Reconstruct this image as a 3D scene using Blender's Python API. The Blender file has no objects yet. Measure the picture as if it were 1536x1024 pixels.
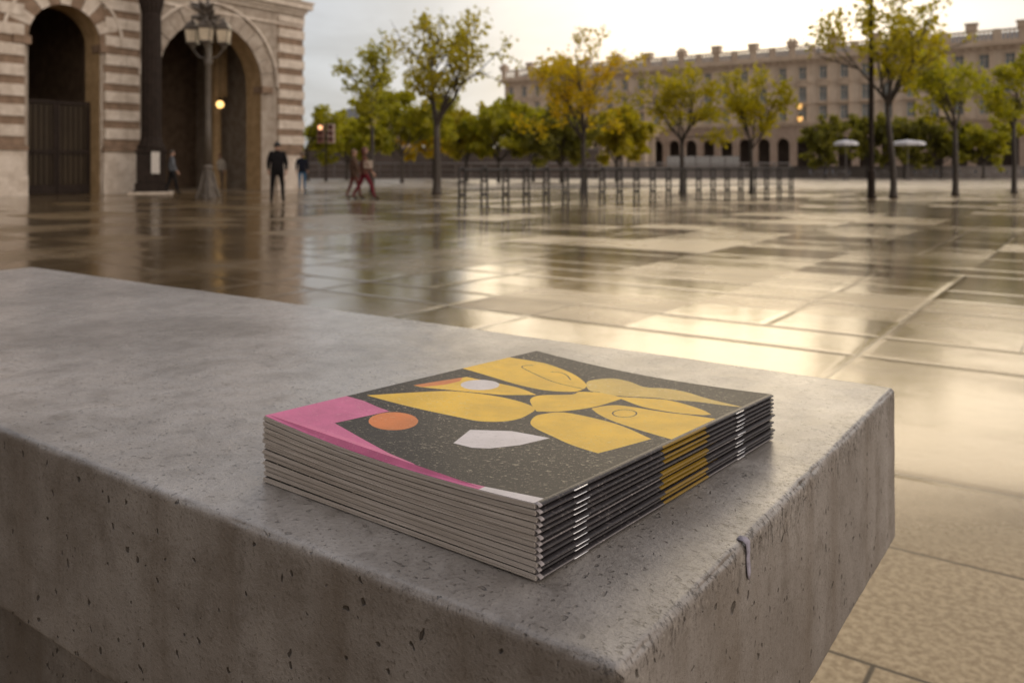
import bpy, math, random
import numpy as np
from mathutils import Vector, Matrix, noise, geometry

R = math.radians
C = bpy.context.scene.collection
random.seed(7)

# ------------------------------------------------------------------ camera (level, lens shifted down)
FPX, EYE = 1256.0, 0.95
cd = bpy.data.cameras.new("camera")
cam = bpy.data.objects.new("camera", cd)
C.objects.link(cam)
cam.location = (0, 0, EYE)
cam.rotation_euler = (R(90), 0, 0)
cd.sensor_width = 36.0
cd.lens = 36.0 * FPX / 1536.0
cd.shift_y = -258.0 / 1536.0
cd.clip_start, cd.clip_end = 0.02, 4000
cd.dof.use_dof = True
cd.dof.focus_distance = 0.50
cd.dof.aperture_fstop = 12.0
bpy.context.scene.camera = cam


def px(p, d, z=0.0):
    """a world point at depth d under picture column p"""
    return Vector(((p - 768.0) / FPX * d, d, z))


def zat(y, d):
    return EYE - (y - 254.0) / FPX * d


# ------------------------------------------------------------------ mesh helpers
class MB:
    def __init__(self):
        self.v, self.f, self.m = [], [], []

    def add(self, vs, fs, mi=0):
        o = len(self.v)
        self.v.extend([tuple(x) for x in vs])
        self.f.extend([tuple(i + o for i in f) for f in fs])
        self.m.extend([mi] * len(fs))

    def box(self, x0, x1, y0, y1, z0, z1, mi=0):
        v = [(x0, y0, z0), (x1, y0, z0), (x1, y1, z0), (x0, y1, z0), (x0, y0, z1), (x1, y0, z1), (x1, y1, z1), (x0, y1, z1)]
        self.add(v, [(0, 3, 2, 1), (4, 5, 6, 7), (0, 1, 5, 4), (1, 2, 6, 5), (2, 3, 7, 6), (3, 0, 4, 7)], mi)

    def tube(self, pts, rad, n=8, mi=0, cap=True):
        pts = [Vector(p) for p in pts]
        if not isinstance(rad, (list, tuple)):
            rad = [rad] * len(pts)
        rings = []
        up = None
        for i, p in enumerate(pts):
            t = (pts[min(i + 1, len(pts) - 1)] - pts[max(i - 1, 0)]).normalized()
            if up is None:
                a = Vector((1, 0, 0)) if abs(t.x) < 0.8 else Vector((0, 1, 0))
                up = t.cross(a).normalized()
            else:
                up = (up - t * up.dot(t)).normalized()
            b = t.cross(up)
            rings.append([p + (up * math.cos(2 * math.pi * k / n) + b * math.sin(2 * math.pi * k / n)) * rad[i] for k in range(n)])
        vs = [q for r in rings for q in r]
        fs = []
        for i in range(len(pts) - 1):
            for k in range(n):
                fs.append((i * n + k, i * n + (k + 1) % n, (i + 1) * n + (k + 1) % n, (i + 1) * n + k))
        if cap:
            fs.append(tuple(reversed(range(n))))
            fs.append(tuple((len(pts) - 1) * n + k for k in range(n)))
        self.add(vs, fs, mi)

    def lathe(self, prof, n=16, c=(0, 0, 0), mi=0, twist=0.0):
        vs, fs = [], []
        for (r, z) in prof:
            for k in range(n):
                a = 2 * math.pi * k / n + twist
                vs.append((c[0] + r * math.cos(a), c[1] + r * math.sin(a), c[2] + z))
        for i in range(len(prof) - 1):
            for k in range(n):
                fs.append((i * n + k, i * n + (k + 1) % n, (i + 1) * n + (k + 1) % n, (i + 1) * n + k))
        fs.append(tuple(reversed(range(n))))
        fs.append(tuple((len(prof) - 1) * n + k for k in range(n)))
        self.add(vs, fs, mi)

    def ball(self, c, r, n=10, mi=0, sq=(1, 1, 1)):
        vs, fs = [], []
        m = max(4, n // 2)
        for i in range(1, m):
            t = math.pi * i / m
            for k in range(n):
                a = 2 * math.pi * k / n
                vs.append((c[0] + r * sq[0] * math.sin(t) * math.cos(a), c[1] + r * sq[1] * math.sin(t) * math.sin(a), c[2] + r * sq[2] * math.cos(t)))
        for i in range(m - 2):
            for k in range(n):
                fs.append((i * n + k, (i + 1) * n + k, (i + 1) * n + (k + 1) % n, i * n + (k + 1) % n))
        t0 = len(vs)
        vs += [(c[0], c[1], c[2] + r * sq[2]), (c[0], c[1], c[2] - r * sq[2])]
        for k in range(n):
            fs.append((t0, k, (k + 1) % n))
            fs.append((t0 + 1, (m - 2) * n + (k + 1) % n, (m - 2) * n + k))
        self.add(vs, fs, mi)

    def build(self, name, mats, parent=None, smooth=False, bevel=0.0):
        me = bpy.data.meshes.new(name)
        me.from_pydata(self.v, [], self.f)
        if not isinstance(mats, (list, tuple)):
            mats = [mats]
        for m in mats:
            me.materials.append(m)
        me.polygons.foreach_set("material_index", self.m)
        if smooth:
            me.polygons.foreach_set("use_smooth", [True] * len(self.f))
        me.update()
        o = bpy.data.objects.new(name, me)
        C.objects.link(o)
        if parent:
            o.parent = parent
        if bevel:
            b = o.modifiers.new("bevel", "BEVEL")
            b.width, b.segments, b.limit_method = bevel, 2, "ANGLE"
        return o


def tag(o, label=None, cat=None, group=None, kind=None):
    if label: o["label"] = label
    if cat: o["category"] = cat
    if group: o["group"] = group
    if kind: o["kind"] = kind
    return o


def thing(name, label, cat, loc=(0, 0, 0), rz=0.0, group=None):
    o = bpy.data.objects.new(name, None)
    o.empty_display_size = 0.2
    C.objects.link(o)
    o.location, o.rotation_euler = loc, (0, 0, rz)
    return tag(o, label, cat, group)


def copy_tree(o, parent=None):
    c = o.copy()
    C.objects.link(c)
    c.parent = parent
    for ch in [q for q in bpy.data.objects if q.parent == o]:
        copy_tree(ch, c)
    return c


# ------------------------------------------------------------------ node helpers
class NT:
    def __init__(self, tree):
        self.t = tree
        self.n, self.l = tree.nodes, tree.links

    def node(self, typ, **kw):
        nd = self.n.new(typ)
        for k, v in kw.items():
            setattr(nd, k, v)
        return nd

    def put(self, sock, val):
        if hasattr(val, "is_linked") or isinstance(val, bpy.types.NodeSocket):
            self.l.new(val, sock)
        else:
            sock.default_value = val

    def math(self, op, a, b=0.0, c=0.0, clamp=False):
        nd = self.node("ShaderNodeMath", operation=op, use_clamp=clamp)
        for i, v in enumerate((a, b, c)):
            self.put(nd.inputs[i], v)
        return nd.outputs[0]

    def vmath(self, op, a, b=(0, 0, 0), scale=None):
        nd = self.node("ShaderNodeVectorMath", operation=op)
        self.put(nd.inputs[0], a)
        self.put(nd.inputs[1], b)
        if scale is not None:
            self.put(nd.inputs["Scale"], scale)
        return nd.outputs["Value"] if op in ("DOT_PRODUCT", "LENGTH") else nd.outputs[0]

    def mix(self, fac, a, b, mode="MIX"):
        nd = self.node("ShaderNodeMix", data_type="RGBA", blend_type=mode)
        self.put(nd.inputs[0], fac)
        for s, v in ((nd.inputs[6], a), (nd.inputs[7], b)):
            if isinstance(v, tuple) and len(v) == 3:
                v = v + (1.0,)
            self.put(s, v)
        return nd.outputs[2]

    def noise(self, vec, scale, detail=4.0, rough=0.55, dist=0.0):
        nd = self.node("ShaderNodeTexNoise")
        self.put(nd.inputs["Vector"], vec)
        nd.inputs["Scale"].default_value = scale
        nd.inputs["Detail"].default_value = detail
        nd.inputs["Roughness"].default_value = rough
        nd.inputs["Distortion"].default_value = dist
        return nd.outputs["Fac"]

    def voronoi(self, vec, scale, out="Distance", feature="F1", rnd=1.0):
        nd = self.node("ShaderNodeTexVoronoi", feature=feature)
        self.put(nd.inputs["Vector"], vec)
        nd.inputs["Scale"].default_value = scale
        nd.inputs["Randomness"].default_value = rnd
        return nd.outputs[out]

    def ramp(self, fac, lo, hi):
        """smooth 0..1 between lo and hi"""
        nd = self.node("ShaderNodeMapRange", interpolation_type="SMOOTHSTEP")
        self.put(nd.inputs[0], fac)
        nd.inputs[1].default_value, nd.inputs[2].default_value = lo, hi
        return nd.outputs[0]

    def bump(self, h, strength, dist=0.01, normal=None):
        nd = self.node("ShaderNodeBump")
        nd.inputs["Strength"].default_value = strength
        nd.inputs["Distance"].default_value = dist
        self.put(nd.inputs["Height"], h)
        if normal is not None:
            self.l.new(normal, nd.inputs["Normal"])
        return nd.outputs[0]


def new_mat(name):
    m = bpy.data.materials.new(name)
    m.use_nodes = True
    t = NT(m.node_tree)
    b = m.node_tree.nodes["Principled BSDF"]
    return m, t, b


def simple(name, col, rough=0.6, var=0.25, scale=6.0, metal=0.0, bump=0.0, spec=0.5, col2=None, emit=None):
    m, t, b = new_mat(name)
    co = t.node("ShaderNodeTexCoord").outputs["Object"]
    n = t.noise(co, scale, 5.0, 0.6)
    c2 = col2 or tuple(max(0.0, c * (1 - var)) for c in col)
    c1 = col if col2 else tuple(min(1.0, c * (1 + var * 0.5)) for c in col)
    t.put(b.inputs["Base Color"], t.mix(t.ramp(n, 0.3, 0.7), c2, c1))
    t.put(b.inputs["Roughness"], t.math("MULTIPLY_ADD", n, 0.2, rough - 0.1))
    b.inputs["Metallic"].default_value = metal
    b.inputs["Specular IOR Level"].default_value = spec
    if bump:
        t.put(b.inputs["Normal"], t.bump(n, bump, 0.02))
    if emit:
        b.inputs["Emission Color"].default_value = emit[0] + (1.0,)
        b.inputs["Emission Strength"].default_value = emit[1]
    return m


# ------------------------------------------------------------------ sky and sun
SUN_EL, SUN_AZ = R(15.0), R(16.0)          # azimuth measured to the right of the view axis
SUN = Vector((math.sin(SUN_AZ) * math.cos(SUN_EL), math.cos(SUN_AZ) * math.cos(SUN_EL), math.sin(SUN_EL)))
w = bpy.data.worlds.new("World")
bpy.context.scene.world = w
w.use_nodes = True
t = NT(w.node_tree)
bg = w.node_tree.nodes["Background"]
gen = t.node("ShaderNodeTexCoord").outputs["Generated"]
dirv = t.vmath("NORMALIZE", gen)
sep = t.node("ShaderNodeSeparateXYZ")
t.put(sep.inputs[0], dirv)
el = t.math("MAXIMUM", sep.outputs[2], 0.0)
dot = t.math("MAXIMUM", t.vmath("DOT_PRODUCT", dirv, tuple(SUN)), 0.0)
dots = t.vmath("DOT_PRODUCT", dirv, tuple(SUN))
# thin cloud deck seen in perspective
cv = t.node("ShaderNodeCombineXYZ")
den = t.math("ADD", el, 0.16)
t.put(cv.inputs[0], t.math("DIVIDE", sep.outputs[0], den))
t.put(cv.inputs[1], t.math("DIVIDE", sep.outputs[1], den))
cl = t.noise(cv.outputs[0], 1.1, 6.0, 0.55, 0.4)
cl2 = t.math("MULTIPLY_ADD", t.ramp(cl, 0.3, 0.7), 0.30, 0.84)
base = t.mix(t.ramp(el, 0.0, 0.7), (0.54, 0.58, 0.625), (0.66, 0.67, 0.74))
toright = t.ramp(t.vmath("DOT_PRODUCT", dirv, (0.815, -0.579, 0.0)), 0.05, 0.85)     # unseen sky brightened at right and darkened behind left to shape the light
toback = t.ramp(t.vmath("DOT_PRODUCT", dirv, (-0.579, -0.815, 0.0)), -0.05, 0.60)
base = t.mix(t.math("MULTIPLY", toback, 0.92), base, (0.09, 0.066, 0.048))
base = t.mix(toright, base, (1.95, 1.70, 1.48))
base = t.vmath("SCALE", base, scale=t.math("MULTIPLY", cl2, 0.98))
g = t.math("MULTIPLY", t.math("POWER", dot, 9.0), 0.15)
g = t.math("ADD", g, t.math("MULTIPLY", t.math("POWER", dot, 28.0), 0.72))
g = t.math("ADD", g, t.math("MULTIPLY", t.math("POWER", dot, 200.0), 0.3))
glow = t.vmath("SCALE", (1.0, 0.82, 0.53), scale=g)
sky = t.node("ShaderNodeTexSky", sky_type="NISHITA")
sky.sun_disc = False
sky.sun_elevation, sky.sun_rotation = SUN_EL, SUN_AZ
sky.air_density, sky.dust_density = 1.0, 3.0
nish = t.vmath("SCALE", sky.outputs[0], scale=0.05)
t.put(bg.inputs["Color"], t.mix(0.82, nish, t.vmath("ADD", base, glow)))
bg.inputs["Strength"].default_value = 1.0

sl = bpy.data.lights.new("sun", "SUN")
sl.energy, sl.angle, sl.color = 0.6, R(40), (1.0, 0.78, 0.48)
so = bpy.data.objects.new("sun", sl)
C.objects.link(so)
so.rotation_euler = SUN.to_track_quat("Z", "Y").to_euler()

vs = bpy.context.scene.view_settings
vs.view_transform, vs.look, vs.gamma, vs.exposure = "Standard", "None", 1.0, 0.06
cy = bpy.context.scene.cycles
cy.max_bounces, cy.diffuse_bounces, cy.glossy_bounces, cy.transmission_bounces, cy.transparent_max_bounces = 8, 3, 4, 4, 8
cy.use_denoising = True
cy.sample_clamp_indirect = 6.0

# plaza axes: the bench, the paving and the far palace all follow them
EX = Vector((0.815, -0.579, 0)); EY = Vector((0.579, 0.815, 0))
PLAZA_RZ = math.atan2(-0.579, 0.815)

# ------------------------------------------------------------------ ground: wet stone slabs
m_ground, t, b = new_mat("wet_paving")
geo = t.node("ShaderNodeNewGeometry")
rot = t.node("ShaderNodeVectorRotate", rotation_type="Z_AXIS")
t.put(rot.inputs["Vector"], geo.outputs["Position"])
rot.inputs["Angle"].default_value = -PLAZA_RZ
P = rot.outputs[0]
sx = t.node("ShaderNodeSeparateXYZ"); t.put(sx.inputs[0], P)
U = t.math("DIVIDE", t.math("ADD", sx.outputs[0], 1.04), 0.675)
V = t.math("DIVIDE", t.math("ADD", sx.outputs[1], -2.27), 0.56)
fu, fv = t.math("FRACT", U), t.math("FRACT", V)
ju = t.math("MULTIPLY", t.math("MINIMUM", fu, t.math("SUBTRACT", 1.0, fu)), 0.675)
jv = t.math("MULTIPLY", t.math("MINIMUM", fv, t.math("SUBTRACT", 1.0, fv)), 0.56)
ec = t.node("ShaderNodeCombineXYZ")
t.put(ec.inputs[0], t.math("ROUND", U)); t.put(ec.inputs[1], t.math("FLOOR", t.math("DIVIDE", t.math("ADD", V, 40.0), 3.0)))
en = t.node("ShaderNodeTexWhiteNoise", noise_dimensions="3D"); t.put(en.inputs["Vector"], ec.outputs[0])
ju = t.math("ADD", ju, t.math("GREATER_THAN", en.outputs["Value"], 0.55))     # some slabs run two bays long
rn_ = t.node("ShaderNodeTexWhiteNoise", noise_dimensions="1D"); t.put(rn_.inputs["W"], t.math("ROUND", V))
jv = t.math("ADD", jv, t.math("GREATER_THAN", rn_.outputs["Value"], 0.66))      # some rows are twice as deep
jd = t.math("MINIMUM", ju, jv)
joint = t.math("SUBTRACT", 1.0, t.ramp(jd, 0.0025, 0.007))
cell = t.node("ShaderNodeCombineXYZ")
t.put(cell.inputs[0], t.math("FLOOR", t.math("DIVIDE", U, 2.0))); t.put(cell.inputs[1], t.math("FLOOR", t.math("DIVIDE", V, 2.0)))
wn = t.node("ShaderNodeTexWhiteNoise", noise_dimensions="3D"); t.put(wn.inputs["Vector"], cell.outputs[0])
rnd, rcol = wn.outputs["Value"], wn.outputs["Color"]
big = t.noise(P, 0.55, 3.0, 0.5, 0.6)
mid = t.noise(P, 3.0, 5.0, 0.6)
fine = t.noise(P, 60.0, 4.0, 0.6)
grain = t.noise(P, 140.0, 3.0, 0.6)
film = t.noise(P, 2.6, 7.0, 0.68, 0.8)
stone = t.mix(t.ramp(mid, 0.3, 0.7), (0.135, 0.088, 0.040), (0.235, 0.162, 0.078))
stone = t.mix(t.math("MULTIPLY", rnd, 0.5), stone, (0.13, 0.105, 0.075))
stone = t.mix(t.math("MULTIPLY", t.ramp(fine, 0.45, 0.75), 0.6), stone, (0.08, 0.067, 0.054))
stone = t.mix(joint, stone, (0.05, 0.045, 0.04))
wet = t.math("ADD", t.math("MULTIPLY_ADD", t.math("SUBTRACT", film, 0.5), 0.30, t.math("MULTIPLY", t.math("SUBTRACT", big, 0.5), 0.8)), t.math("MULTIPLY", t.math("SUBTRACT", rnd, 0.5), 0.55))
wet = t.ramp(wet, -0.36, 0.06)
dry = t.ramp(t.vmath("LENGTH", t.vmath("SUBTRACT", geo.outputs["Position"], (1.2, 1.4, 0.0))), 1.45, 0.5)
wet = t.math("MULTIPLY", wet, t.math("SUBTRACT", 1.0, t.math("MULTIPLY", dry, 0.9)))
stone = t.mix(t.math("MULTIPLY", dry, 0.9), stone, t.mix(t.ramp(fine, 0.35, 0.65), (0.27, 0.20, 0.12), (0.50, 0.395, 0.255)))
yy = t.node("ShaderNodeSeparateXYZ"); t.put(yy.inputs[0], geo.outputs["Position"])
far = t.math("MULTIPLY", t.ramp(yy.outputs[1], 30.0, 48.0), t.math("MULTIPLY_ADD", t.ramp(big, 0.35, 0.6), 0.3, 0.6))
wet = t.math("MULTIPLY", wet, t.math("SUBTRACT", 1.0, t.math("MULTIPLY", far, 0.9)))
stone = t.mix(far, stone, (0.46, 0.41, 0.36))                       # paving beyond the barrier, its pale tone painted in for reflected sky
stone = t.mix(joint, stone, (0.06, 0.05, 0.04))
t.put(b.inputs["Base Color"], t.mix(t.math("MULTIPLY", wet, 0.35), stone, (0.085, 0.058, 0.030)))
rough = t.math("MULTIPLY_ADD", t.math("SUBTRACT", 1.0, wet), 0.22, 0.09)
rough = t.math("ADD", rough, t.math("MULTIPLY", joint, 0.2))
t.put(b.inputs["Roughness"], t.math("MULTIPLY_ADD", fine, 0.08, rough))
b.inputs["IOR"].default_value = 1.5
b.inputs["Specular Tint"].default_value = (1.0, 0.74, 0.42, 1.0)
t.put(b.inputs["Coat Weight"], t.math("MULTIPLY_ADD", wet, 0.26, t.math("MULTIPLY_ADD", dry, -0.06, 0.08)))
t.put(b.inputs["Coat Roughness"], t.math("MULTIPLY_ADD", t.math("SUBTRACT", 1.0, wet), 0.15, 0.065))
b.inputs["Coat IOR"].default_value = 1.33
tilt = t.vmath("SUBTRACT", rcol, (0.5, 0.5, 0.5))
tilt = t.vmath("MULTIPLY", tilt, (0.020, 0.020, 0.0))
nrm = t.vmath("NORMALIZE", t.vmath("ADD", (0, 0, 1), tilt))
lip = t.math("SUBTRACT", 1.0, t.ramp(jd, 0.0, 0.05))
hgt = t.math("ADD", t.math("MULTIPLY", t.math("MULTIPLY", grain, t.math("MULTIPLY_ADD", wet, -0.85, 1.0)), 0.5), t.math("MULTIPLY", joint, -0.25))
hgt = t.math("ADD", hgt, t.math("ADD", t.math("MULTIPLY", mid, 1.0), t.math("MULTIPLY", lip, -1.3)))
hgt = t.math("ADD", hgt, t.math("MULTIPLY", t.math("MULTIPLY", dry, t.math("MULTIPLY", t.noise(P, 95.0, 6.0, 0.75, 0.6), t.math("MULTIPLY_ADD", film, 1.2, 0.1))), 3.0))
bn = t.bump(hgt, 0.45, 0.004, nrm)
t.put(b.inputs["Normal"], bn)
rip = t.noise(P, 22.0, 5.0, 0.65)
t.put(b.inputs["Coat Normal"], t.bump(t.math("ADD", t.math("ADD", t.math("MULTIPLY", lip, -1.7), mid), t.math("MULTIPLY", rip, 0.55)), 0.45, 0.004, nrm))

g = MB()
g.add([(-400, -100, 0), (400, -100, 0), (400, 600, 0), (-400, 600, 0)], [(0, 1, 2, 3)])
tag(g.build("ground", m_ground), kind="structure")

# ------------------------------------------------------------------ concrete bench
HB = 0.21                                   # eye height above the bench top
BTOP = EYE - HB
K = Vector((0.2157 * HB, 1.672 * HB, BTOP))  # near right top corner
BL, BW, BT = 8.18 * HB, 2.67 * HB, 0.70 * HB


WEAR = []


def rounded_slab(xs, ys, zs, r, disp):
    """surface of a box with rounded edges on a grid, each vertex moved by disp(p, n, edge)"""
    lo, hi = Vector((xs[0], ys[0], zs[0])), Vector((xs[-1], ys[-1], zs[-1]))
    ix = {}
    vs, fs = [], []

    def vert(x, y, z):
        k = (round(x, 5), round(y, 5), round(z, 5))
        if k in ix:
            return ix[k]
        p = Vector((x, y, z))
        q = Vector((min(max(x, lo.x + r), hi.x - r), min(max(y, lo.y + r), hi.y - r), min(max(z, lo.z + r), hi.z - r)))
        d = p - q
        n = d.normalized()
        e = 1.0 - max(abs(n.x), abs(n.y), abs(n.z))
        p = q + n * r
        p = p + n * disp(p, n, e)
        ix[k] = len(vs)
        vs.append(p)
        de = math.hypot(x - hi.x, z - hi.z) * (1.0 + 0.35 * noise.noise(p * 30))
        df = math.hypot(y - lo.y, z - hi.z) * (1.0 + 0.35 * noise.noise(p * 30))
        db = math.hypot(x - hi.x, y - lo.y)
        WEAR.append(max(math.exp(-(de / 0.020) ** 2) * min(1.0, max(0.15, 0.75 + 1.1 * noise.noise(p * 7))), 0.22 * math.exp(-(df / 0.012) ** 2)))
        return ix[k]

    def sheet(A, Bb, mk, flip):
        for i in range(len(A) - 1):
            for j in range(len(Bb) - 1):
                f = [vert(*mk(A[i], Bb[j])), vert(*mk(A[i + 1], Bb[j])), vert(*mk(A[i + 1], Bb[j + 1])), vert(*mk(A[i], Bb[j + 1]))]
                fs.append(tuple(reversed(f)) if flip else tuple(f))
    sheet(xs, ys, lambda a, c: (a, c, zs[-1]), False)
    sheet(xs, ys, lambda a, c: (a, c, zs[0]), True)
    sheet(xs, zs, lambda a, c: (a, ys[0], c), False)
    sheet(xs, zs, lambda a, c: (a, ys[-1], c), True)
    sheet(ys, zs, lambda a, c: (xs[-1], a, c), False)
    sheet(ys, zs, lambda a, c: (xs[0], a, c), True)
    return vs, fs


def axis(lo, hi, r, step, fine_from=None, coarse=None):
    out = [lo, lo + r * 0.35, lo + r * 0.7, lo + r]
    x = lo + r
    while True:
        s = step if (fine_from is None or x > fine_from) else coarse
        x += s
        if x > hi - r - s * 0.5:
            break
        out.append(x)
    return out + [hi - r, hi - r * 0.7, hi - r * 0.35, hi]


RB = 0.0048


def bench_disp(p, n, e):
    d = 0.0004 * noise.noise(p * 40) + 0.0008 * noise.noise(p * 6)
    near_end = max(0.0, 1 - abs(p.x) / 0.03)               # the end edge is chipped most
    k = min(1.0, e / 0.25)
    if e > 0.01:
        c = noise.noise(Vector((p.x * 60, p.y * 60, p.z * 60))) + 0.6 * noise.noise(p * 150)
        amp = 0.0004 + 0.0012 * near_end * max(0.0, 0.5 + 1.3 * noise.noise(p * 9 + Vector((3, 1, 2))))
        d -= k * amp * max(0.0, c + 0.25) * 1.6
        d -= k * 0.0009 * (noise.noise(p * 14) + 0.2)
        big = noise.noise(p * 23 + Vector((7, 7, 7)))
        if big > 0.45:
            d -= k * 0.012 * (big - 0.45)
    return d


def concrete(name, dark=1.0, wetness=1.0):
    m, t, b = new_mat(name)
    co = t.node("ShaderNodeTexCoord").outputs["Object"]
    geo = t.node("ShaderNodeNewGeometry")
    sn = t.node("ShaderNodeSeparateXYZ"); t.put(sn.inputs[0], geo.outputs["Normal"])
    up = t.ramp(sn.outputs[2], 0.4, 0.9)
    n1 = t.noise(co, 3.2, 5.0, 0.6, 0.3)
    n2 = t.noise(co, 17.0, 6.0, 0.65, 0.5)
    n3 = t.noise(co, 330.0, 4.0, 0.75)
    n5 = t.noise(co, 38.0, 6.0, 0.75, 0.2)
    n4 = t.noise(co, 75.0, 5.0, 0.7, 0.1)
    c = t.mix(t.ramp(n1, 0.32, 0.68), (0.23, 0.21, 0.195), (0.42, 0.397, 0.38))
    c = t.mix(t.math("MULTIPLY", t.ramp(n2, 0.42, 0.72), 0.6), c, (0.15, 0.13, 0.112))
    c = t.mix(t.math("MULTIPLY", t.ramp(n3, 0.54, 0.68), 0.75), c, (0.075, 0.064, 0.054))
    c = t.mix(t.math("MULTIPLY", t.ramp(n3, 0.42, 0.25), 0.45), c, (0.46, 0.43, 0.40))
    c = t.mix(t.math("MULTIPLY", t.ramp(n5, 0.50, 0.68), 0.5), c, (0.12, 0.105, 0.09))
    c = t.mix(t.math("MULTIPLY", t.ramp(n5, 0.46, 0.30), 0.35), c, (0.42, 0.39, 0.36))
    # vertical rain runs, plus an even brown painted on upright faces as shade
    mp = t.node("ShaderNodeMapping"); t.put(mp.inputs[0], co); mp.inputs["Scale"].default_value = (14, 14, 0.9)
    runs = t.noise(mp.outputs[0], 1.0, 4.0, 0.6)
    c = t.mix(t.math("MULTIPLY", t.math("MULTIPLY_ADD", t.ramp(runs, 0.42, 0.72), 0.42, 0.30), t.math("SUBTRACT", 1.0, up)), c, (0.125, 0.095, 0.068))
    # bug holes: stretched down the faces, round on the top
    mv = t.node("ShaderNodeMapping"); t.put(mv.inputs[0], co); mv.inputs["Scale"].default_value = (1, 1, 0.8)
    nz = t.node("ShaderNodeTexNoise"); t.put(nz.inputs["Vector"], co); nz.inputs["Scale"].default_value = 90.0
    wob = t.vmath("ADD", mv.outputs[0], t.vmath("SCALE", t.vmath("SUBTRACT", nz.outputs["Color"], (0.5, 0.5, 0.5)), scale=0.013))

    def holes(vec, sc, thr, keep):
        vd = t.node("ShaderNodeTexVoronoi"); t.put(vd.inputs["Vector"], vec); vd.inputs["Scale"].default_value = sc
        s3 = t.node("ShaderNodeSeparateColor"); t.put(s3.inputs[0], vd.outputs["Color"])
        r_ = t.math("MULTIPLY", t.math("GREATER_THAN", s3.outputs[0], keep), t.math("MULTIPLY_ADD", s3.outputs[1], thr, thr * 0.35))
        inside = t.math("SUBTRACT", r_, vd.outputs["Distance"])
        return t.ramp(inside, 0.0, thr * 0.5)
    hs = t.math("MAXIMUM", holes(wob, 48.0, 0.115, 0.62), holes(wob, 130.0, 0.22, 0.5))
    hs = t.math("MAXIMUM", hs, holes(wob, 24.0, 0.075, 0.72))
    warp = co
    ht = t.math("MULTIPLY", t.math("MAXIMUM", holes(wob, 170.0, 0.26, 0.35), holes(wob, 60.0, 0.10, 0.66)), 0.8)
    # short dark scratches and worn laitance on the top
    ms = t.node("ShaderNodeMapping"); t.put(ms.inputs[0], co); ms.inputs["Scale"].default_value = (80, 190, 20); ms.inputs["Rotation"].default_value = (0, 0, 0.5)
    scr = t.math("MULTIPLY", t.ramp(t.noise(ms.outputs[0], 1.0, 3.0, 0.6, 0.4), 0.66, 0.76), t.ramp(n2, 0.42, 0.62))
    wear = t.node("ShaderNodeAttribute", attribute_name="wear").outputs["Fac"]
    mw_ = t.node("ShaderNodeMapping"); t.put(mw_.inputs[0], co); mw_.inputs["Scale"].default_value = (110, 260, 90)
    chip = t.noise(mw_.outputs[0], 1.0, 4.0, 0.65, 1.2)
    chip2 = t.noise(co, 210.0, 3.0, 0.6, 0.5)
    pit = t.math("MULTIPLY", t.math("MAXIMUM", t.ramp(chip, 0.57, 0.66), t.ramp(chip2, 0.60, 0.67)), t.ramp(wear, 0.08, 0.9))
    hole = t.math("ADD", t.math("MULTIPLY", hs, t.math("SUBTRACT", 1.0, up)), t.math("MULTIPLY", t.math("MAXIMUM", ht, scr), up), clamp=True)
    c = t.mix(t.math("MULTIPLY", hole, t.math("MULTIPLY_ADD", up, -0.35, 0.85)), c, (0.045, 0.036, 0.028))  # shade inside the holes painted dark; scratches take the same tone
    c = t.mix(t.math("MULTIPLY", pit, 0.7), c, (0.07, 0.055, 0.042))
    c = t.mix(t.math("MULTIPLY", t.math("MULTIPLY", t.ramp(chip2, 0.46, 0.3), wear), 0.5), c, (0.48, 0.44, 0.39))
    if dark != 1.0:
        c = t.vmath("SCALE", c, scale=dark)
    t.put(b.inputs["Base Color"], c)
    damp = t.ramp(t.math("ADD", n1, t.math("MULTIPLY", n2, 0.5)), 0.55, 0.95)
    rgh = t.math("MULTIPLY_ADD", t.math("SUBTRACT", 1.0, damp), 0.22, 0.30)
    rgh = t.math("ADD", rgh, t.math("MULTIPLY", n3, 0.12))
    t.put(b.inputs["Roughness"], t.math("ADD", rgh, t.math("MULTIPLY", t.math("SUBTRACT", 1.0, up), 0.25)))
    t.put(b.inputs["Coat Weight"], t.math("MULTIPLY", up, t.math("MULTIPLY_ADD", damp, 0.45, 0.5)))
    t.put(b.inputs["Coat Roughness"], t.math("MULTIPLY_ADD", n2, 0.2, 0.18))
    b.inputs["Coat IOR"].default_value = 1.4
    h = t.math("ADD", t.math("MULTIPLY", n3, 0.6), t.math("MULTIPLY", n4, 0.6))
    h = t.math("ADD", h, t.math("MULTIPLY", hole, -1.6))
    h = t.math("ADD", h, t.math("MULTIPLY", pit, -1.5))
    t.put(b.inputs["Normal"], t.bump(h, 0.8, 0.002))
    return m


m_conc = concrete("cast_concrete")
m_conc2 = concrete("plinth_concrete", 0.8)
bench = thing("concrete_bench", "long cast concrete bench slab with rounded pitted edges, the magazines lying on it", "bench", K, PLAZA_RZ)
xs = [x for x in axis(-BL, 0.0, RB, 0.004, -0.95, 0.02) if x < -0.05] + [-0.05 + 0.0025 * k for k in range(18)] + [-RB, -RB * 0.8, -RB * 0.6, -RB * 0.4, -RB * 0.2, 0.0]
ys = axis(0.0, BW, RB, 0.0032)
zs = axis(-BT, 0.0, RB, 0.003)
v_, f_ = rounded_slab(xs, ys, zs, RB, bench_disp)
s = MB(); s.add(v_, f_)
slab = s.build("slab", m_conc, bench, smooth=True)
at = slab.data.attributes.new("wear", "FLOAT", "POINT")
at.data.foreach_set("value", WEAR)
bs = MB()
bs.box(-BL + 0.25, -0.22, 0.012, BW - 0.02, -BTOP, -BT + 0.004)
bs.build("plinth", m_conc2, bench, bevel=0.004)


def bench_pt(x, y, z=0.0):
    return K + EX * x + EY * y + Vector((0, 0, z))


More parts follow.
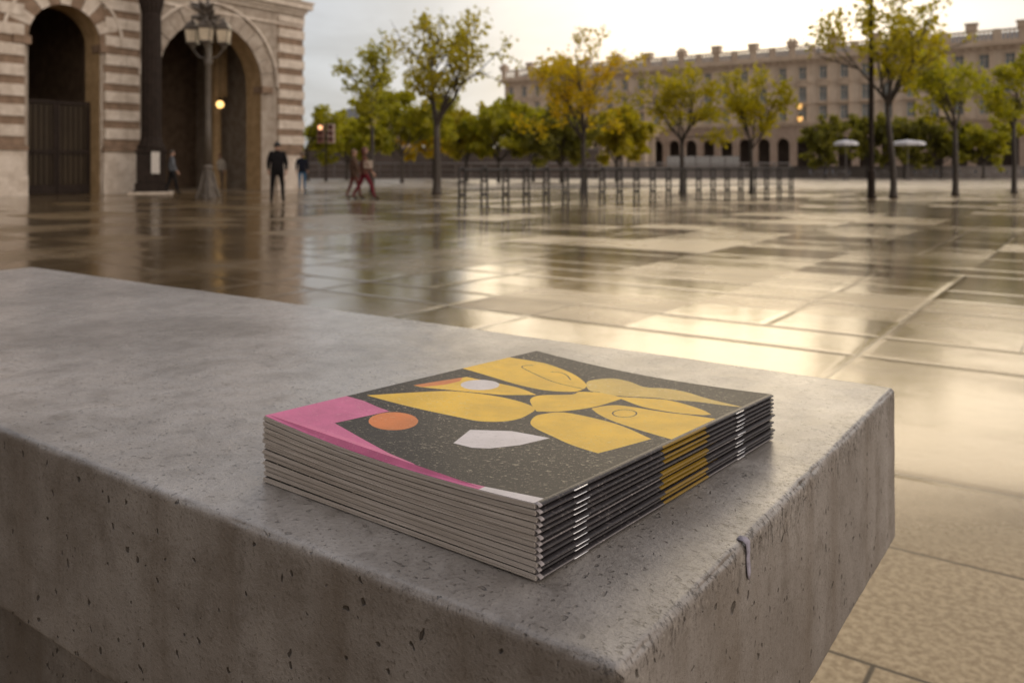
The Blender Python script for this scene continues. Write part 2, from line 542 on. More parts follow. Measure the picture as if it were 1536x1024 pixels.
ART = {
 'pink': [(-240,-15),(-240,30.0),(-240,66.3),(-210.6,71.9),(-194.9,70.3),(-181.9,70.0),(-183.9,53.0),(-186.4,26.0),(-150.1,18.8),(-121.1,12.6),(-97.3,9.4),(-88.3,5.8),(-62.4,3.8),(-39.6,5.4),(-39.2,-15)],
 'white_strip': [(-39.6,5.4),(-1.8,8.5),(6,9.0),(6,-15),(-39.2,-15)],
 'orange_dot': [(-153.6,69.4),(-150.9,66.1),(-148.8,62.3),(-147.6,58.5),(-147.2,54.6),(-147.7,50.9),(-149.0,47.5),(-151.1,44.7),(-153.8,42.4),(-157.0,40.8),(-160.5,40.1),(-164.3,40.2),(-168.1,41.1),(-171.8,42.7),(-175.1,45.1),(-177.9,48.2),(-180.1,51.7),(-181.5,55.7),(-182.1,59.7),(-181.8,63.7),(-180.6,67.4),(-178.6,70.6),(-175.8,73.1),(-172.4,74.8),(-168.7,75.5),(-164.7,75.3),(-160.7,74.2),(-157.0,72.1)],
 'leaf1': [(-218.4,81.9),(-199.7,120.2),(-186.6,139.7),(-161.9,153.1),(-139.8,156.5),(-123.2,153.5),(-115.1,146.9),(-112.0,138.2),(-109.3,122.8),(-113.1,109.5),(-125.2,98.9),(-145.2,94.9),(-180.7,87.9)],
 'leaf2': [(-215.9,126.6),(-211.8,151.5),(-206.7,177.0),(-179.3,183.2),(-159.0,185.4),(-138.7,180.1),(-154.7,162.3),(-164.2,155.8),(-188.3,141.4),(-208.0,128.7)],
 'leaf2o': [(-215.9,126.6),(-211.8,151.5),(-207.4,173.0),(-201.7,163.6),(-202.4,147.6),(-208.6,129.3)],
 'oval': [(-175.6,180.4),(-173.5,177.1),(-172.3,173.3),(-171.9,169.3),(-172.5,165.1),(-173.9,161.3),(-176.0,157.9),(-178.8,155.4),(-182.0,153.5),(-185.3,152.8),(-188.7,153.1),(-191.8,154.3),(-194.6,156.5),(-196.7,159.5),(-198.0,163.3),(-198.5,167.4),(-198.1,171.7),(-196.7,175.7),(-194.6,179.3),(-191.8,182.1),(-188.5,183.9),(-185.0,184.8),(-181.5,184.4),(-178.3,182.9)],
 'leaf3': [(-235,191.5),(-235,221.1),(-235,249.8),(-207.6,260.8),(-191.4,264.0),(-164.4,257.3),(-144.1,246.0),(-127.2,230.2),(-122.7,214.4),(-125.4,206.2),(-140.7,195.9),(-164.4,192.3),(-190.8,193.3),(-213.6,193.6)],
 'leaf4': [(-132.6,164.1),(-136.5,173.1),(-134.6,183.1),(-120.3,200.2),(-120.4,211.1),(-105.0,220.2),(-85.9,218.2),(-85.5,208.1),(-88.3,179.5),(-99.3,155.6),(-111.5,144.5),(-121.4,152.7)],
 'leaf5': [(-97.3,119.0),(-103.5,130.3),(-104.8,140.3),(-95.7,155.4),(-67.7,156.1),(-43.3,150.1),(-13.9,134.9),(-19.0,111.5),(-24.3,90.1),(-46.8,95.3),(-69.0,104.1),(-87.4,111.4)],
 'leaf6': [(-87.1,176.9),(-83.1,190.0),(-73.0,198.3),(-39.6,199.8),(-22.8,202.4),(6,202.3),(6,170.7),(6,138.3),(-32.9,149.7),(-58.7,158.8),(-75.5,167.8)],
 'leaf7': [(-93.8,216.7),(-65.9,230.6),(-54.9,232.5),(-39.3,228.8),(-22.6,221.1),(-11.2,212.5),(-15.7,207.3),(-33.5,203.0),(-57.2,203.3),(-72.6,208.6),(-82.7,213.1)],
 'leaf8': [(-133.2,239.0),(-133.0,253.2),(-125.1,266.1),(-109.2,266.0),(-91.1,258.4),(-76.3,265.0),(-57.9,264.2),(-35.4,254.7),(-2.3,244.0),(-11.1,242.0),(-36.8,240.7),(-55.9,234.4),(-67.5,233.3),(-95.5,219.3),(-115.6,218.5)],
 'white_quad': [(-116.9,80.2),(-95.0,96.2),(-66.6,99.4),(-72.1,76.0),(-82.0,59.1),(-91.2,53.2),(-106.0,52.5)],
}
LINES = [
 [(-196.1,250.5),(-199.6,244.0),(-198.0,237.3),(-184.1,231.3),(-152.9,220.6),(-128.5,220.1),(-116.0,218.3),(-108.6,221.0)],
 [(-54.7,185.2),(-53.4,182.3),(-52.8,179.1),(-53.1,176.1),(-54.2,173.5),(-56.0,171.6),(-58.3,170.4),(-60.9,170.2),(-63.5,170.9),(-65.9,172.7),(-67.9,175.0),(-69.3,177.9),(-69.9,181.1),(-69.6,184.2),(-68.6,186.9),(-66.8,189.0),(-64.4,190.2),(-61.8,190.4),(-59.1,189.5),(-56.6,187.7),(-54.7,185.2)],
 [(-173.3,244.7),(-166.9,249.2),(-158.1,246.4),(-147.0,236.5)],
]

# ------------------------------------------------------------------ magazines
MW, ML, NM = 1.073 * HB, 1.40 * HB, 12
MT = 0.19 * HB / NM
ORG = Vector((0.0644 * HB, 2.0225 * HB, BTOP + 0.0006))
VX = Vector((0.6436, 0.765, 0)); UX = Vector((0.765, -0.6436, 0))


def swell(x, y):
    q = min(1.0, max(0.0, -x / MW))
    return (1 - 0.11 * math.sin(math.pi * q) ** 0.9) * (1 + 0.12 * min(1.1, q)) * (1 - 0.12 * y / ML)


def in_poly(p, poly):
    x, y = p
    c = False
    j = len(poly) - 1
    for i in range(len(poly)):
        xi, yi = poly[i]; xj, yj = poly[j]
        if (yi > y) != (yj > y) and x < (xj - xi) * (y - yi) / (yj - yi) + xi:
            c = not c
        j = i
    return c


def smooth_poly(pts, closed=True):
    """Catmull-Rom refinement that keeps sharp corners"""
    n = len(pts)
    out = []
    for i in range(n if closed else n - 1):
        p0, p1, p2, p3 = pts[(i - 1) % n] if closed or i > 0 else pts[i], pts[i], pts[(i + 1) % n], pts[(i + 2) % n] if closed or i + 2 < n else pts[(i + 1) % n]

        def ang(a, b_, c_):
            u, v = (b_[0] - a[0], b_[1] - a[1]), (c_[0] - b_[0], c_[1] - b_[1])
            lu, lv = math.hypot(*u), math.hypot(*v)
            return (u[0] * v[0] + u[1] * v[1]) / max(1e-6, lu * lv)
        s1, s2 = ang(p0, p1, p2) > 0.45, ang(p1, p2, p3) > 0.45
        t1 = ((p2[0] - p0[0]) / 2, (p2[1] - p0[1]) / 2) if s1 else (p2[0] - p1[0], p2[1] - p1[1])
        t2 = ((p3[0] - p1[0]) / 2, (p3[1] - p1[1]) / 2) if s2 else (p2[0] - p1[0], p2[1] - p1[1])
        for k in range(4):
            q = k / 4
            a, b_, c_, d_ = 2 * q**3 - 3 * q**2 + 1, q**3 - 2 * q**2 + q, -2 * q**3 + 3 * q**2, q**3 - q**2
            out.append((a * p1[0] + b_ * t1[0] + c_ * p2[0] + d_ * t2[0], a * p1[1] + b_ * t1[1] + c_ * p2[1] + d_ * t2[1]))
    if not closed:
        out.append(pts[-1])
    return out


INKS = {"dark": 0, "pink": 1, "white": 2, "orange": 3, "yellow": 4, "pale": 5}
ORDER = [("leaf8", "pale"), ("leaf3", "yellow"), ("leaf2", "yellow"), ("leaf2o", "orange"), ("oval", "white"), ("leaf1", "yellow"),
         ("leaf4", "yellow"), ("leaf7", "yellow"), ("leaf6", "yellow"), ("leaf5", "yellow"), ("white_quad", "white"),
         ("pink", "pink"), ("white_strip", "white"), ("orange_dot", "orange")]
FOLD = 0.003
polys = {}
for k, v in ART.items():
    closed = [(a / 1000, c / 1000) for a, c in v]
    polys[k] = closed if k in ("pink", "white_strip", "white_quad", "leaf2o") else smooth_poly(closed)
ribbons = []
for ln in LINES:
    pl = smooth_poly([(a / 1000, c / 1000) for a, c in ln], False)
    wd = 0.00055
    lft, rgt = [], []
    for i, p in enumerate(pl):
        a, c = pl[max(0, i - 1)], pl[min(len(pl) - 1, i + 1)]
        dx, dy = c[0] - a[0], c[1] - a[1]
        l_ = math.hypot(dx, dy) or 1
        lft.append((p[0] - dy / l_ * wd, p[1] + dx / l_ * wd)); rgt.append((p[0] + dy / l_ * wd, p[1] - dx / l_ * wd))
    ribbons.append(lft + rgt[::-1])

vin, ein = [], []
nx, ny = 30, 22
for i in range(nx + 1):
    for j in range(ny + 1):
        vin.append(Vector((-MW + (MW - FOLD) * i / nx, ML * j / ny)))
for poly in [polys[k] for k, _ in ORDER] + ribbons:
    o = len(vin)
    vin += [Vector(p) for p in poly]
    ein += [(o + i, o + (i + 1) % len(poly)) for i in range(len(poly))]
o = len(vin)
vin += [Vector((-MW, 0.003)), Vector((-FOLD, 0.003))]
ein += [(o, o + 1)]
o = len(vin)
vin += [Vector((-MW, 0)), Vector((-FOLD, 0)), Vector((-FOLD, ML)), Vector((-MW, ML))]
ein += [(o, o + 1), (o + 1, o + 2), (o + 2, o + 3), (o + 3, o)]
cv_, _, cf_, *_r = geometry.delaunay_2d_cdt(vin, ein, [], 0, 1e-6)
ART_V, ART_F, ART_M = [(p.x, p.y) for p in cv_], [], []
for f in cf_:
    cx = sum(ART_V[i][0] for i in f) / len(f); cyy = sum(ART_V[i][1] for i in f) / len(f)
    if not (-MW < cx < -FOLD and 0 < cyy < ML):
        continue
    ink = "dark"
    for k, c in ORDER:
        if in_poly((cx, cyy), polys[k]):
            ink = c
    for rb in ribbons:
        if in_poly((cx, cyy), rb):
            ink = "dark"
    a, b2, c2 = [Vector(ART_V[i]) for i in f[:3]]
    ff = tuple(f) if (b2 - a).cross(c2 - a) > 0 else tuple(reversed(f))
    ART_F.append(ff); ART_M.append(INKS[ink])


def ink_mat(name, col, fleck, amount, rough):
    """matte printed paper: flecks where the ink is worn to the paper, and dark specks"""
    m, t, b = new_mat(name)
    co = t.node("ShaderNodeTexCoord").outputs["Object"]
    n = t.noise(co, 30.0, 4.0, 0.6)
    c = t.mix(t.ramp(n, 0.3, 0.7), tuple(x * 0.86 for x in col), tuple(min(1, x * 1.1) for x in col))
    ms = t.node("ShaderNodeMapping"); t.put(ms.inputs[0], co); ms.inputs["Scale"].default_value = (1, 1.9, 1); ms.inputs["Rotation"].default_value = (0, 0, 0.7)
    f1 = t.ramp(t.noise(ms.outputs[0], 330.0, 2.0, 0.5, 0.8), 0.615, 0.68)
    f2 = t.ramp(t.noise(co, 900.0, 2.0, 0.5), 0.62, 0.70)
    area = t.math("MULTIPLY_ADD", t.ramp(t.noise(co, 14.0, 3.0, 0.6), 0.35, 0.7), 0.9, 0.45)
    c = t.mix(t.math("MULTIPLY", t.math("MULTIPLY", t.math("MAXIMUM", f1, t.math("MULTIPLY", f2, 0.6)), area), amount, clamp=True), c, fleck)
    sp = t.ramp(t.noise(co, 700.0, 2.0, 0.5), 0.36, 0.28)
    c = t.mix(t.math("MULTIPLY", sp, 0.35), c, tuple(x * 0.35 for x in col))
    t.put(b.inputs["Base Color"], c)
    t.put(b.inputs["Roughness"], t.math("MULTIPLY_ADD", n, 0.16, rough - 0.08))
    b.inputs["Specular IOR Level"].default_value = 0.22
    b.inputs["Coat Weight"].default_value = 0.07
    b.inputs["Coat Roughness"].default_value = 0.17
    h = t.math("ADD", t.math("MULTIPLY", f1, 0.8), t.noise(co, 500.0, 3.0, 0.6))
    t.put(b.inputs["Normal"], t.bump(h, 0.25, 0.0006))
    return m


inks = [ink_mat("ink_charcoal", (0.034, 0.030, 0.027), (0.46, 0.41, 0.31), 0.65, 0.60),
        ink_mat("ink_pink", (0.62, 0.17, 0.32), (0.75, 0.45, 0.52), 0.35, 0.62),
        ink_mat("ink_white", (0.66, 0.62, 0.64), (0.30, 0.28, 0.30), 0.3, 0.5),
        ink_mat("ink_orange", (0.66, 0.22, 0.075), (0.75, 0.45, 0.25), 0.5, 0.62),
        ink_mat("ink_yellow", (0.80, 0.51, 0.065), (0.80, 0.64, 0.30), 0.55, 0.62),
        ink_mat("ink_pale_yellow", (0.66, 0.47, 0.13), (0.78, 0.64, 0.36), 0.7, 0.62)]
m_spine = ink_mat("ink_spine", (0.030, 0.027, 0.030), (0.30, 0.27, 0.27), 0.35, 0.34)
m_spine_y = ink_mat("ink_spine_yellow", (0.22, 0.135, 0.012), (0.10, 0.08, 0.05), 0.8, 0.40)
m_spine_w = ink_mat("ink_spine_white", (0.38, 0.35, 0.36), (0.2, 0.2, 0.2), 0.5, 0.45)
m_spine_r = ink_mat("ink_spine_glint", (0.16, 0.145, 0.15), (0.5, 0.47, 0.46), 0.8, 0.38)  # rubbed crest line, its pale tone painting the fold's sky highlight
m_inner = simple("cover_inside", (0.5, 0.46, 0.43), 0.6, 0.15, 40)
m_steel = simple("staple_steel", (0.78, 0.78, 0.80), 0.25, 0.1, 60, metal=1.0)


def page_mat():
    m, t, b = new_mat("page_edges")
    co = t.node("ShaderNodeTexCoord").outputs["Object"]
    mp = t.node("ShaderNodeMapping"); t.put(mp.inputs[0], co); mp.inputs["Scale"].default_value = (14, 14, 2600)
    n = t.noise(mp.outputs[0], 1.0, 3.0, 0.6)
    n2 = t.noise(co, 18.0, 3.0, 0.6)
    c = t.mix(t.ramp(n, 0.3, 0.7), (0.40, 0.36, 0.325), (0.66, 0.61, 0.57))
    c = t.mix(t.math("MULTIPLY", t.ramp(n2, 0.4, 0.7), 0.35), c, (0.42, 0.36, 0.30))
    t.put(b.inputs["Base Color"], c)
    b.inputs["Roughness"].default_value = 0.75
    t.put(b.inputs["Normal"], t.bump(n, 0.6, 0.0004))
    return m


m_page = page_mat()
ORDINAL = ["bottom", "second from the bottom", "third from the bottom", "fourth from the bottom", "fifth from the bottom", "sixth from the bottom",
           "sixth from the top", "fifth from the top", "fourth from the top", "third from the top", "second from the top", "topmost"]
rm = random.Random(5)
YB = [(2, 4), (1, 5), (2, 3), (1, 4), (1, 5), (2, 3), (1, 4), (9, 9), (1, 4), (2, 3), (1, 4), (2, 7)]   # how much of each fold the yellow reaches
for i in range(NM):
    jx, jy, jr = rm.uniform(-0.0011, 0.0011), rm.uniform(-0.0007, 0.0007), rm.uniform(-0.003, 0.003)
    if i == NM - 1:
        jx = jy = jr = 0.0
    lab = "topmost magazine, its charcoal cover with pink, orange and yellow leaf shapes in full view" if i == NM - 1 else \
          ("bottom magazine of the stack, lying directly on the concrete" if i == 0 else ORDINAL[i] + " of the stapled magazines in the stack on the bench")
    mag = thing("magazine", lab, "magazine", ORG, 0.0, "magazines stacked on the bench")
    phase = rm.uniform(0, 6.28)
    yq = YB[i]
    wq = rm.choice((3, 4, 4, 5))

    def W(x, y, tz, i=i, jx=jx, jy=jy, jr=jr):
        X = x + jx - jr * (y - ML / 2); Y = y + jy + jr * x + 0.048 * x
        return UX * X + VX * Y + Vector((0, 0, (i + tz) * MT * swell(x, min(max(y, 0), ML))))
    top = MB()
    top.add([W(x, y, 0.95) for x, y in ART_V], ART_F)
    top.m = list(ART_M) if i == NM - 1 else [0 if sum(ART_V[q][1] for q in f) / 3 < 0.003 else m_ for f, m_ in zip(ART_F, ART_M)]
    # spine fold, a pinched half round; the print runs over it
    nv, na = 90, 9
    vs_, fs_, ms_ = [], [], []
    ylo, yhi = 0.124 + rm.uniform(-0.002, 0.002), 0.184 + rm.uniform(-0.002, 0.002)
    cuts = sorted(set([ML * q / nv for q in range(nv + 1)] + [ylo, yhi, 0.003]))
    for y in cuts:
        wob = 0.10 * math.sin(y * 60 + phase) + 0.08 * math.sin(y * 23 + 2 * phase)
        for q in range(na):
            th = math.pi / 2 - math.pi * q / (na - 1)
            vs_.append(W(-FOLD + FOLD * (math.cos(th) ** 1.2 if math.cos(th) > 1e-6 else 0.0) + 0.0003 * wob * math.cos(th), y, 0.5 + 0.40 * math.sin(th) * (1 - 0.25 * max(0.0, math.cos(th)))))
    for a in range(len(cuts) - 1):
        ym = (cuts[a] + cuts[a + 1]) / 2
        for q in range(na - 1):
            fs_.append((a * na + q, a * na + q + 1, (a + 1) * na + q + 1, (a + 1) * na + q))
            ms_.append(8 if ym < 0.003 else (7 if (ylo < ym < yhi and yq[0] <= q <= yq[1]) else (10 if q == wq else 6)))
    o = len(top.v)
    top.v += vs_; top.f += [tuple(reversed([k + o for k in f])) for f in fs_]; top.m += ms_
    # back cover
    bx = [-MW + (MW - FOLD) * q / 24 for q in range(25)]
    by = [ML * q / 12 for q in range(13)]
    o = len(top.v)
    for x in bx:
        for y in by:
            top.v.append(W(x, y, 0.05))
    for a in range(24):
        for c in range(12):
            top.f.append((o + a * 13 + c, o + a * 13 + c + 1, o + (a + 1) * 13 + c + 1, o + (a + 1) * 13 + c)); top.m.append(9)
    cvo = top.build("cover", inks + [m_spine, m_spine_y, m_spine_w, m_inner, m_spine_r], mag, smooth=False)
    cvo.data.polygons.foreach_set("use_smooth", [6 <= p_.material_index != 9 for p_ in cvo.data.polygons])
    sol = cvo.modifiers.new("paper", "SOLIDIFY"); sol.thickness, sol.offset = 0.00022, -1
    sol.material_offset, sol.material_offset_rim = 0, 9
    # pages: sheaves of leaves, each a hair in or out
    pg = MB()
    nl = 5
    for q in range(nl):
        t0, t1 = 0.12 + 0.76 * q / nl, 0.12 + 0.76 * (q + 0.84) / nl
        ins = rm.uniform(-0.0007, -0.0001); ins2 = rm.uniform(-0.0012, 0.0006) - 0.0012 * math.sin(math.pi * (q + 0.5) / nl)
        gx = [-MW + ins2 + (MW - 0.0022 - ins2) * k / 24 for k in range(25)]
        gy = [ins] + [ML * k / 10 for k in range(1, 10)] + [ML - ins]
        o = len(pg.v); A, Bn = len(gx), len(gy)
        for tz in (t0, t1):
            for x in gx:
                for y in gy:
                    pg.v.append(W(x, y, tz))
        top0 = o + A * Bn
        for a in range(A - 1):
            for c in range(Bn - 1):
                pg.f.append((top0 + a * Bn + c, top0 + (a + 1) * Bn + c, top0 + (a + 1) * Bn + c + 1, top0 + a * Bn + c + 1))
                pg.f.append((o + a * Bn + c, o + a * Bn + c + 1, o + (a + 1) * Bn + c + 1, o + (a + 1) * Bn + c))
            pg.f.append((o + a * Bn, o + (a + 1) * Bn, top0 + (a + 1) * Bn, top0 + a * Bn))
            e = Bn - 1
            pg.f.append((o + (a + 1) * Bn + e, o + a * Bn + e, top0 + a * Bn + e, top0 + (a + 1) * Bn + e))
        for c in range(Bn - 1):
            pg.f.append((o + c + 1, o + c, top0 + c, top0 + c + 1))
            e = (A - 1) * Bn
            pg.f.append((o + e + c, o + e + c + 1, top0 + e + c + 1, top0 + e + c))
    pg.m = [0] * len(pg.f)
    pg.build("pages", m_page, mag)
    for yc in (0.0365, 0.2345):
        yc += rm.uniform(-0.0012, 0.0012)
        st = MB()
        pts = [W(-0.0012, yc - 0.0062, 0.5), W(0.0003, yc - 0.0061, 0.5), W(0.00045, yc - 0.0054, 0.52), W(0.00045, yc, 0.52), W(0.00045, yc + 0.0054, 0.52), W(0.0003, yc + 0.0061, 0.5), W(-0.0012, yc + 0.0062, 0.5)]
        st.tube(pts, 0.00036, 8)
        st.build("staple", m_steel, mag, smooth=True)

# scrap of pale ribbon stuck over the end edge
m_rib = simple("lilac_paper", (0.30, 0.28, 0.34), 0.75, 0.3, 90, bump=0.3)
rbn = MB()
yc = 0.1515
prof = [(-0.005, 0.0006), (-0.001, 0.0004), (0.0009, -0.0012), (0.0011, -0.006), (0.0008, -0.011), (0.0011, -0.015), (0.0013, -0.019), (0.0009, -0.0225)]
wid = [0.0030, 0.0032, 0.0030, 0.0027, 0.0026, 0.0029, 0.0026, 0.0010]
sw = [0, 0, 0.0001, 0.0002, 0.0003, 0.0006, 0.0010, 0.0016]
for k, (x, z) in enumerate(prof):
    for sgn in (-1, 0, 1):
        rbn.v.append((x + (0.0004 if sgn == 0 and k > 2 else 0), yc + sw[k] + sgn * wid[k], z))
for k in range(len(prof) - 1):
    for q in range(2):
        rbn.f.append((k * 3 + q, (k + 1) * 3 + q, (k + 1) * 3 + q + 1, k * 3 + q + 1)); rbn.m.append(0)
ro = rbn.build("paper_scrap", m_rib, None, smooth=True)
ro.location, ro.rotation_euler = K, (0, 0, PLAZA_RZ)
so_ = ro.modifiers.new("thick", "SOLIDIFY"); so_.thickness = 0.0003
tag(ro, "small lilac paper scrap stuck over the chipped end edge of the concrete bench", "paper scrap")
# ------------------------------------------------------------------ left: striped stone arcade building
def stone_mat(name, c1, c2, sc=3.0, rough=0.75, bump=0.4):
    m, t, b = new_mat(name)
    co = t.node("ShaderNodeTexCoord").outputs["Object"]
    n = t.noise(co, sc, 6.0, 0.6, 0.3)
    n2 = t.noise(co, sc * 9, 4.0, 0.6)
    c = t.mix(t.ramp(n, 0.32, 0.68), c1, c2)
    c = t.mix(t.math("MULTIPLY", t.ramp(n2, 0.5, 0.75), 0.45), c, tuple(x * 0.55 for x in c1))
    mp = t.node("ShaderNodeMapping"); t.put(mp.inputs[0], co); mp.inputs["Scale"].default_value = (1.6, 1.6, 0.12)
    st = t.ramp(t.noise(mp.outputs[0], 1.0, 4.0, 0.6), 0.5, 0.75)
    c = t.mix(t.math("MULTIPLY", st, 0.35), c, tuple(x * 0.5 for x in c1))
    t.put(b.inputs["Base Color"], c)
    b.inputs["Roughness"].default_value = rough
    t.put(b.inputs["Normal"], t.bump(t.math("ADD", n2, n), bump, 0.03))
    return m


m_lt = stone_mat("pale_limestone", (0.50, 0.42, 0.345), (0.68, 0.60, 0.52))
m_br = stone_mat("brown_stone", (0.18, 0.118, 0.075), (0.28, 0.19, 0.13))
m_mid = stone_mat("arch_stone", (0.29, 0.235, 0.185), (0.42, 0.36, 0.30))
m_ochre = stone_mat("ochre_plaster", (0.32, 0.215, 0.105), (0.45, 0.31, 0.17))
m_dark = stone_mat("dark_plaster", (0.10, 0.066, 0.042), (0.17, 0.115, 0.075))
m_iron = simple("dark_iron", (0.032, 0.023, 0.019), 0.65, 0.3, 5.0, spec=0.12, bump=0.1)
m_iron2 = simple("brown_iron", (0.10, 0.082, 0.066), 0.45, 0.3, 5.0, bump=0.1)


def arch_wall(mb, x0, x1, z0, z1, y0, y1, ops, mi=0, mr=0, seg=18):
    """a wall slab in local x, z between y0 (front) and y1, with arched or flat openings (xa, xb, sill, spring, arched)"""
    cur = x0
    for (xa, xb, sill, spring, arched) in sorted(ops):
        mb.box(cur, xa, y0, y1, z0, z1, mi)
        if sill > z0:
            mb.box(xa, xb, y0, y1, z0, sill, mi)
        c, r = (xa + xb) / 2, (xb - xa) / 2
        pts = [(c - r * math.cos(math.pi * k / seg), spring + r * math.sin(math.pi * k / seg)) for k in range(seg + 1)] if arched else [(xa, spring), (xb, spring)]
        for k in range(len(pts) - 1):
            (ax, az), (bx, bz) = pts[k], pts[k + 1]
            mb.add([(ax, y0, az), (bx, y0, bz), (bx, y0, z1), (ax, y0, z1)], [(0, 1, 2, 3)], mi)
            mb.add([(ax, y1, az), (bx, y1, bz), (bx, y1, z1), (ax, y1, z1)], [(3, 2, 1, 0)], mi)
            mb.add([(ax, y0, az), (ax, y1, az), (bx, y1, bz), (bx, y0, bz)], [(0, 1, 2, 3)], mr)
        mb.add([(xa, y0, z1), (xb, y0, z1), (xb, y1, z1), (xa, y1, z1)], [(0, 1, 2, 3)], mi)
        # jamb liners, a few mm proud so that the reveal can have its own stone
        for xj, sg in ((xa, 1), (xb, -1)):
            mb.box(min(xj, xj + sg * 0.004), max(xj, xj + sg * 0.004), y0 + 0.02, y1 - 0.02, max(z0, sill) + 0.002, spring, mr)
        cur = xb
    mb.box(cur, x1, y0, y1, z0, z1, mi)


LB = px(452, 40.4)
LB_RZ = math.atan2(0.815, 0.579)
lb = thing("arcade_building", "striped cream and brown stone building with tall dark archways on the left", "building", LB, LB_RZ)


def lx(s_):
    return -s_


ARCHES = [(-7.49, -2.345, 0.0, 4.75, True), (-12.56, -9.91, 0.0, 5.75, True), (-17.9, -15.2, 0.0, 5.75, True)]
wl = MB()
arch_wall(wl, -21.0, 0.0, 0.0, 12.5, 0.0, 1.1, ARCHES, 0, 1, 24)
# banded piers: light courses standing proud of brown beds, and plain plinth blocks
PIERS = [(-1.42, 0.0), (-9.75, -8.35), (-15.0, -12.72), (-21.0, -18.1)]
for (a, c) in PIERS:
    z = 2.12
    k = 0
    while z < 8.1:
        wl.box(a - 0.03, c + (0.03 if c < 0 else 0.0), -0.055, -0.002, z - 0.30, z, 2)
        hx = a
        q = 0
        z1 = min(z + 0.42, 8.2)
        while hx < c - 0.05:
            wd = (0.62 if (k + q) % 2 else 0.86)
            e = min(hx + wd, c)
            if c - e < 0.25: e = c
            wl.box(hx + 0.006, e - 0.006, -0.11, -0.003, z + 0.006, z1 - 0.006, 3)
            hx = e; q += 1
        z += 0.72; k += 1
    wl.box(a - 0.10, c + (0.10 if c < 0 else 0.02), -0.17, -0.004, 0.0, 0.72, 3)
    wl.box(a - 0.06, c + (0.06 if c < 0 else 0.02), -0.13, -0.004, 0.73, 1.62, 3)
    wl.box(a - 0.10, c + (0.10 if c < 0 else 0.02), -0.19, -0.004, 1.63, 1.80, 2)
# bands round the corner
z = 2.12
while z < 8.1:
    wl.box(0.002, 0.11, -0.11, 1.5, z + 0.006, z + 0.414, 3)
    wl.box(0.002, 0.055, -0.055, 1.5, z - 0.30, z, 2)
    z += 0.72
# voussoirs
for (xa, xb, sill, spring, _a) in ARCHES:
    c, r = (xa + xb) / 2, (xb - xa) / 2
    nv = 15 if r > 2 else 11
    for k in range(nv):
        a0, a1 = math.pi * (k + 0.03) / nv, math.pi * (k + 0.97) / nv
        ro, ri = r + (0.62 if r > 2 else 0.72) + (0.12 if k % 2 else 0.0), r + 0.005
        P2 = [(c + rr * math.cos(a), spring + rr * math.sin(a)) for a, rr in ((a0, ri), (a1, ri), (a1, ro), (a0, ro))]
        yy = -0.075 if k % 2 else -0.05
        vs_ = [(x, yy, z) for x, z in P2] + [(x, -0.003, z) for x, z in P2]
        wl.add(vs_, [(3, 2, 1, 0), (0, 1, 5, 4), (1, 2, 6, 5), (2, 3, 7, 6), (3, 0, 4, 7)], (0 if r > 2 else (3 if k % 2 else 2)))
    for k in range(24):                                   # raised archivolt
        a0, a1 = math.pi * k / 24, math.pi * (k + 1) / 24
        for (ri, ro, yy) in ((r + 0.80, r + 0.90, -0.14),):
            P2 = [(c + rr * math.cos(a), spring + rr * math.sin(a)) for a, rr in ((a0, ri), (a1, ri), (a1, ro), (a0, ro))]
            vs_ = [(x, yy, z) for x, z in P2] + [(x, -0.003, z) for x, z in P2]
            wl.add(vs_, [(3, 2, 1, 0), (0, 1, 5, 4), (2, 3, 7, 6)], 3)
    # impost blocks
    wl.box(xa - 0.55, xa + 0.06, -0.15, 0.5, spring - 0.30, spring, 2)
    wl.box(xb - 0.06, xb + 0.55, -0.15, 0.5, spring - 0.30, spring, 2)
wl.box(-21, 0.0, 9.0, 9.6, 0.0, 1.2, 1)     # rear wall, with openings left to the court behind
wl.box(-0.6, 0.0, 1.1, 9.6, 0.0, 12.5, 0)
wl.box(-21.0, -20.4, 1.1, 9.6, 0.0, 12.5, 0)
wl.build("wall", [m_mid, m_ochre, m_br, m_lt], lb)
cn = MB()
for (z0, z1, out) in ((7.72, 7.84, 0.10), (8.30, 8.42, 0.13), (8.44, 8.58, 0.22), (8.60, 8.86, 0.40), (8.88, 8.98, 0.46)):
    cn.box(-21.2, out, -out, -0.002 if out < 0.3 else 0.02, z0, z1)
    cn.box(0.002, out, 0.03, 9.6, z0, z1)
cn.build("cornice", m_lt, lb, bevel=0.02)
up = MB()
for k in range(12):
    up.box(-20.8 + 1.7 * k, -20.2 + 1.7 * k, -0.10, -0.003, 9.0, 12.4)
up.build("pilaster", m_lt, lb)
rf = MB(); rf.box(-21.3, 0.4, -0.4, 9.9, 12.52, 12.9); rf.build("roof", m_lt, lb)
# inside of the passage: floor is the paving; vault, rear wall with an arched window, piers
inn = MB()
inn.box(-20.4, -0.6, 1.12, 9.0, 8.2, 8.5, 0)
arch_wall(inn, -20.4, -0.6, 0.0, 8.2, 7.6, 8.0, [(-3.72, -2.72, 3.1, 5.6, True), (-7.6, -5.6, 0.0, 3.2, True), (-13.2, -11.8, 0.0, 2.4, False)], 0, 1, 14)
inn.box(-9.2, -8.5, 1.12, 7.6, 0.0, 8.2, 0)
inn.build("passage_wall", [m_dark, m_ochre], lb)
for (xc, yc_) in ((-6.9, 4.2), (-5.75, 5.4), (-4.7, 6.6), (-1.9, 4.0)):
    pl = MB()
    pl.box(xc - 0.34, xc + 0.34, yc_ - 0.34, yc_ + 0.34, 0.0, 0.9)
    pl.lathe([(0.30, 0.9), (0.30, 1.0), (0.24, 1.08), (0.22, 4.2), (0.30, 4.35), (0.33, 4.5)], 16, (xc, yc_, 0))
    pl.box(xc - 0.36, xc + 0.36, yc_ - 0.36, yc_ + 0.36, 4.5, 8.19)
    pl.build("pillar", m_ochre, lb)
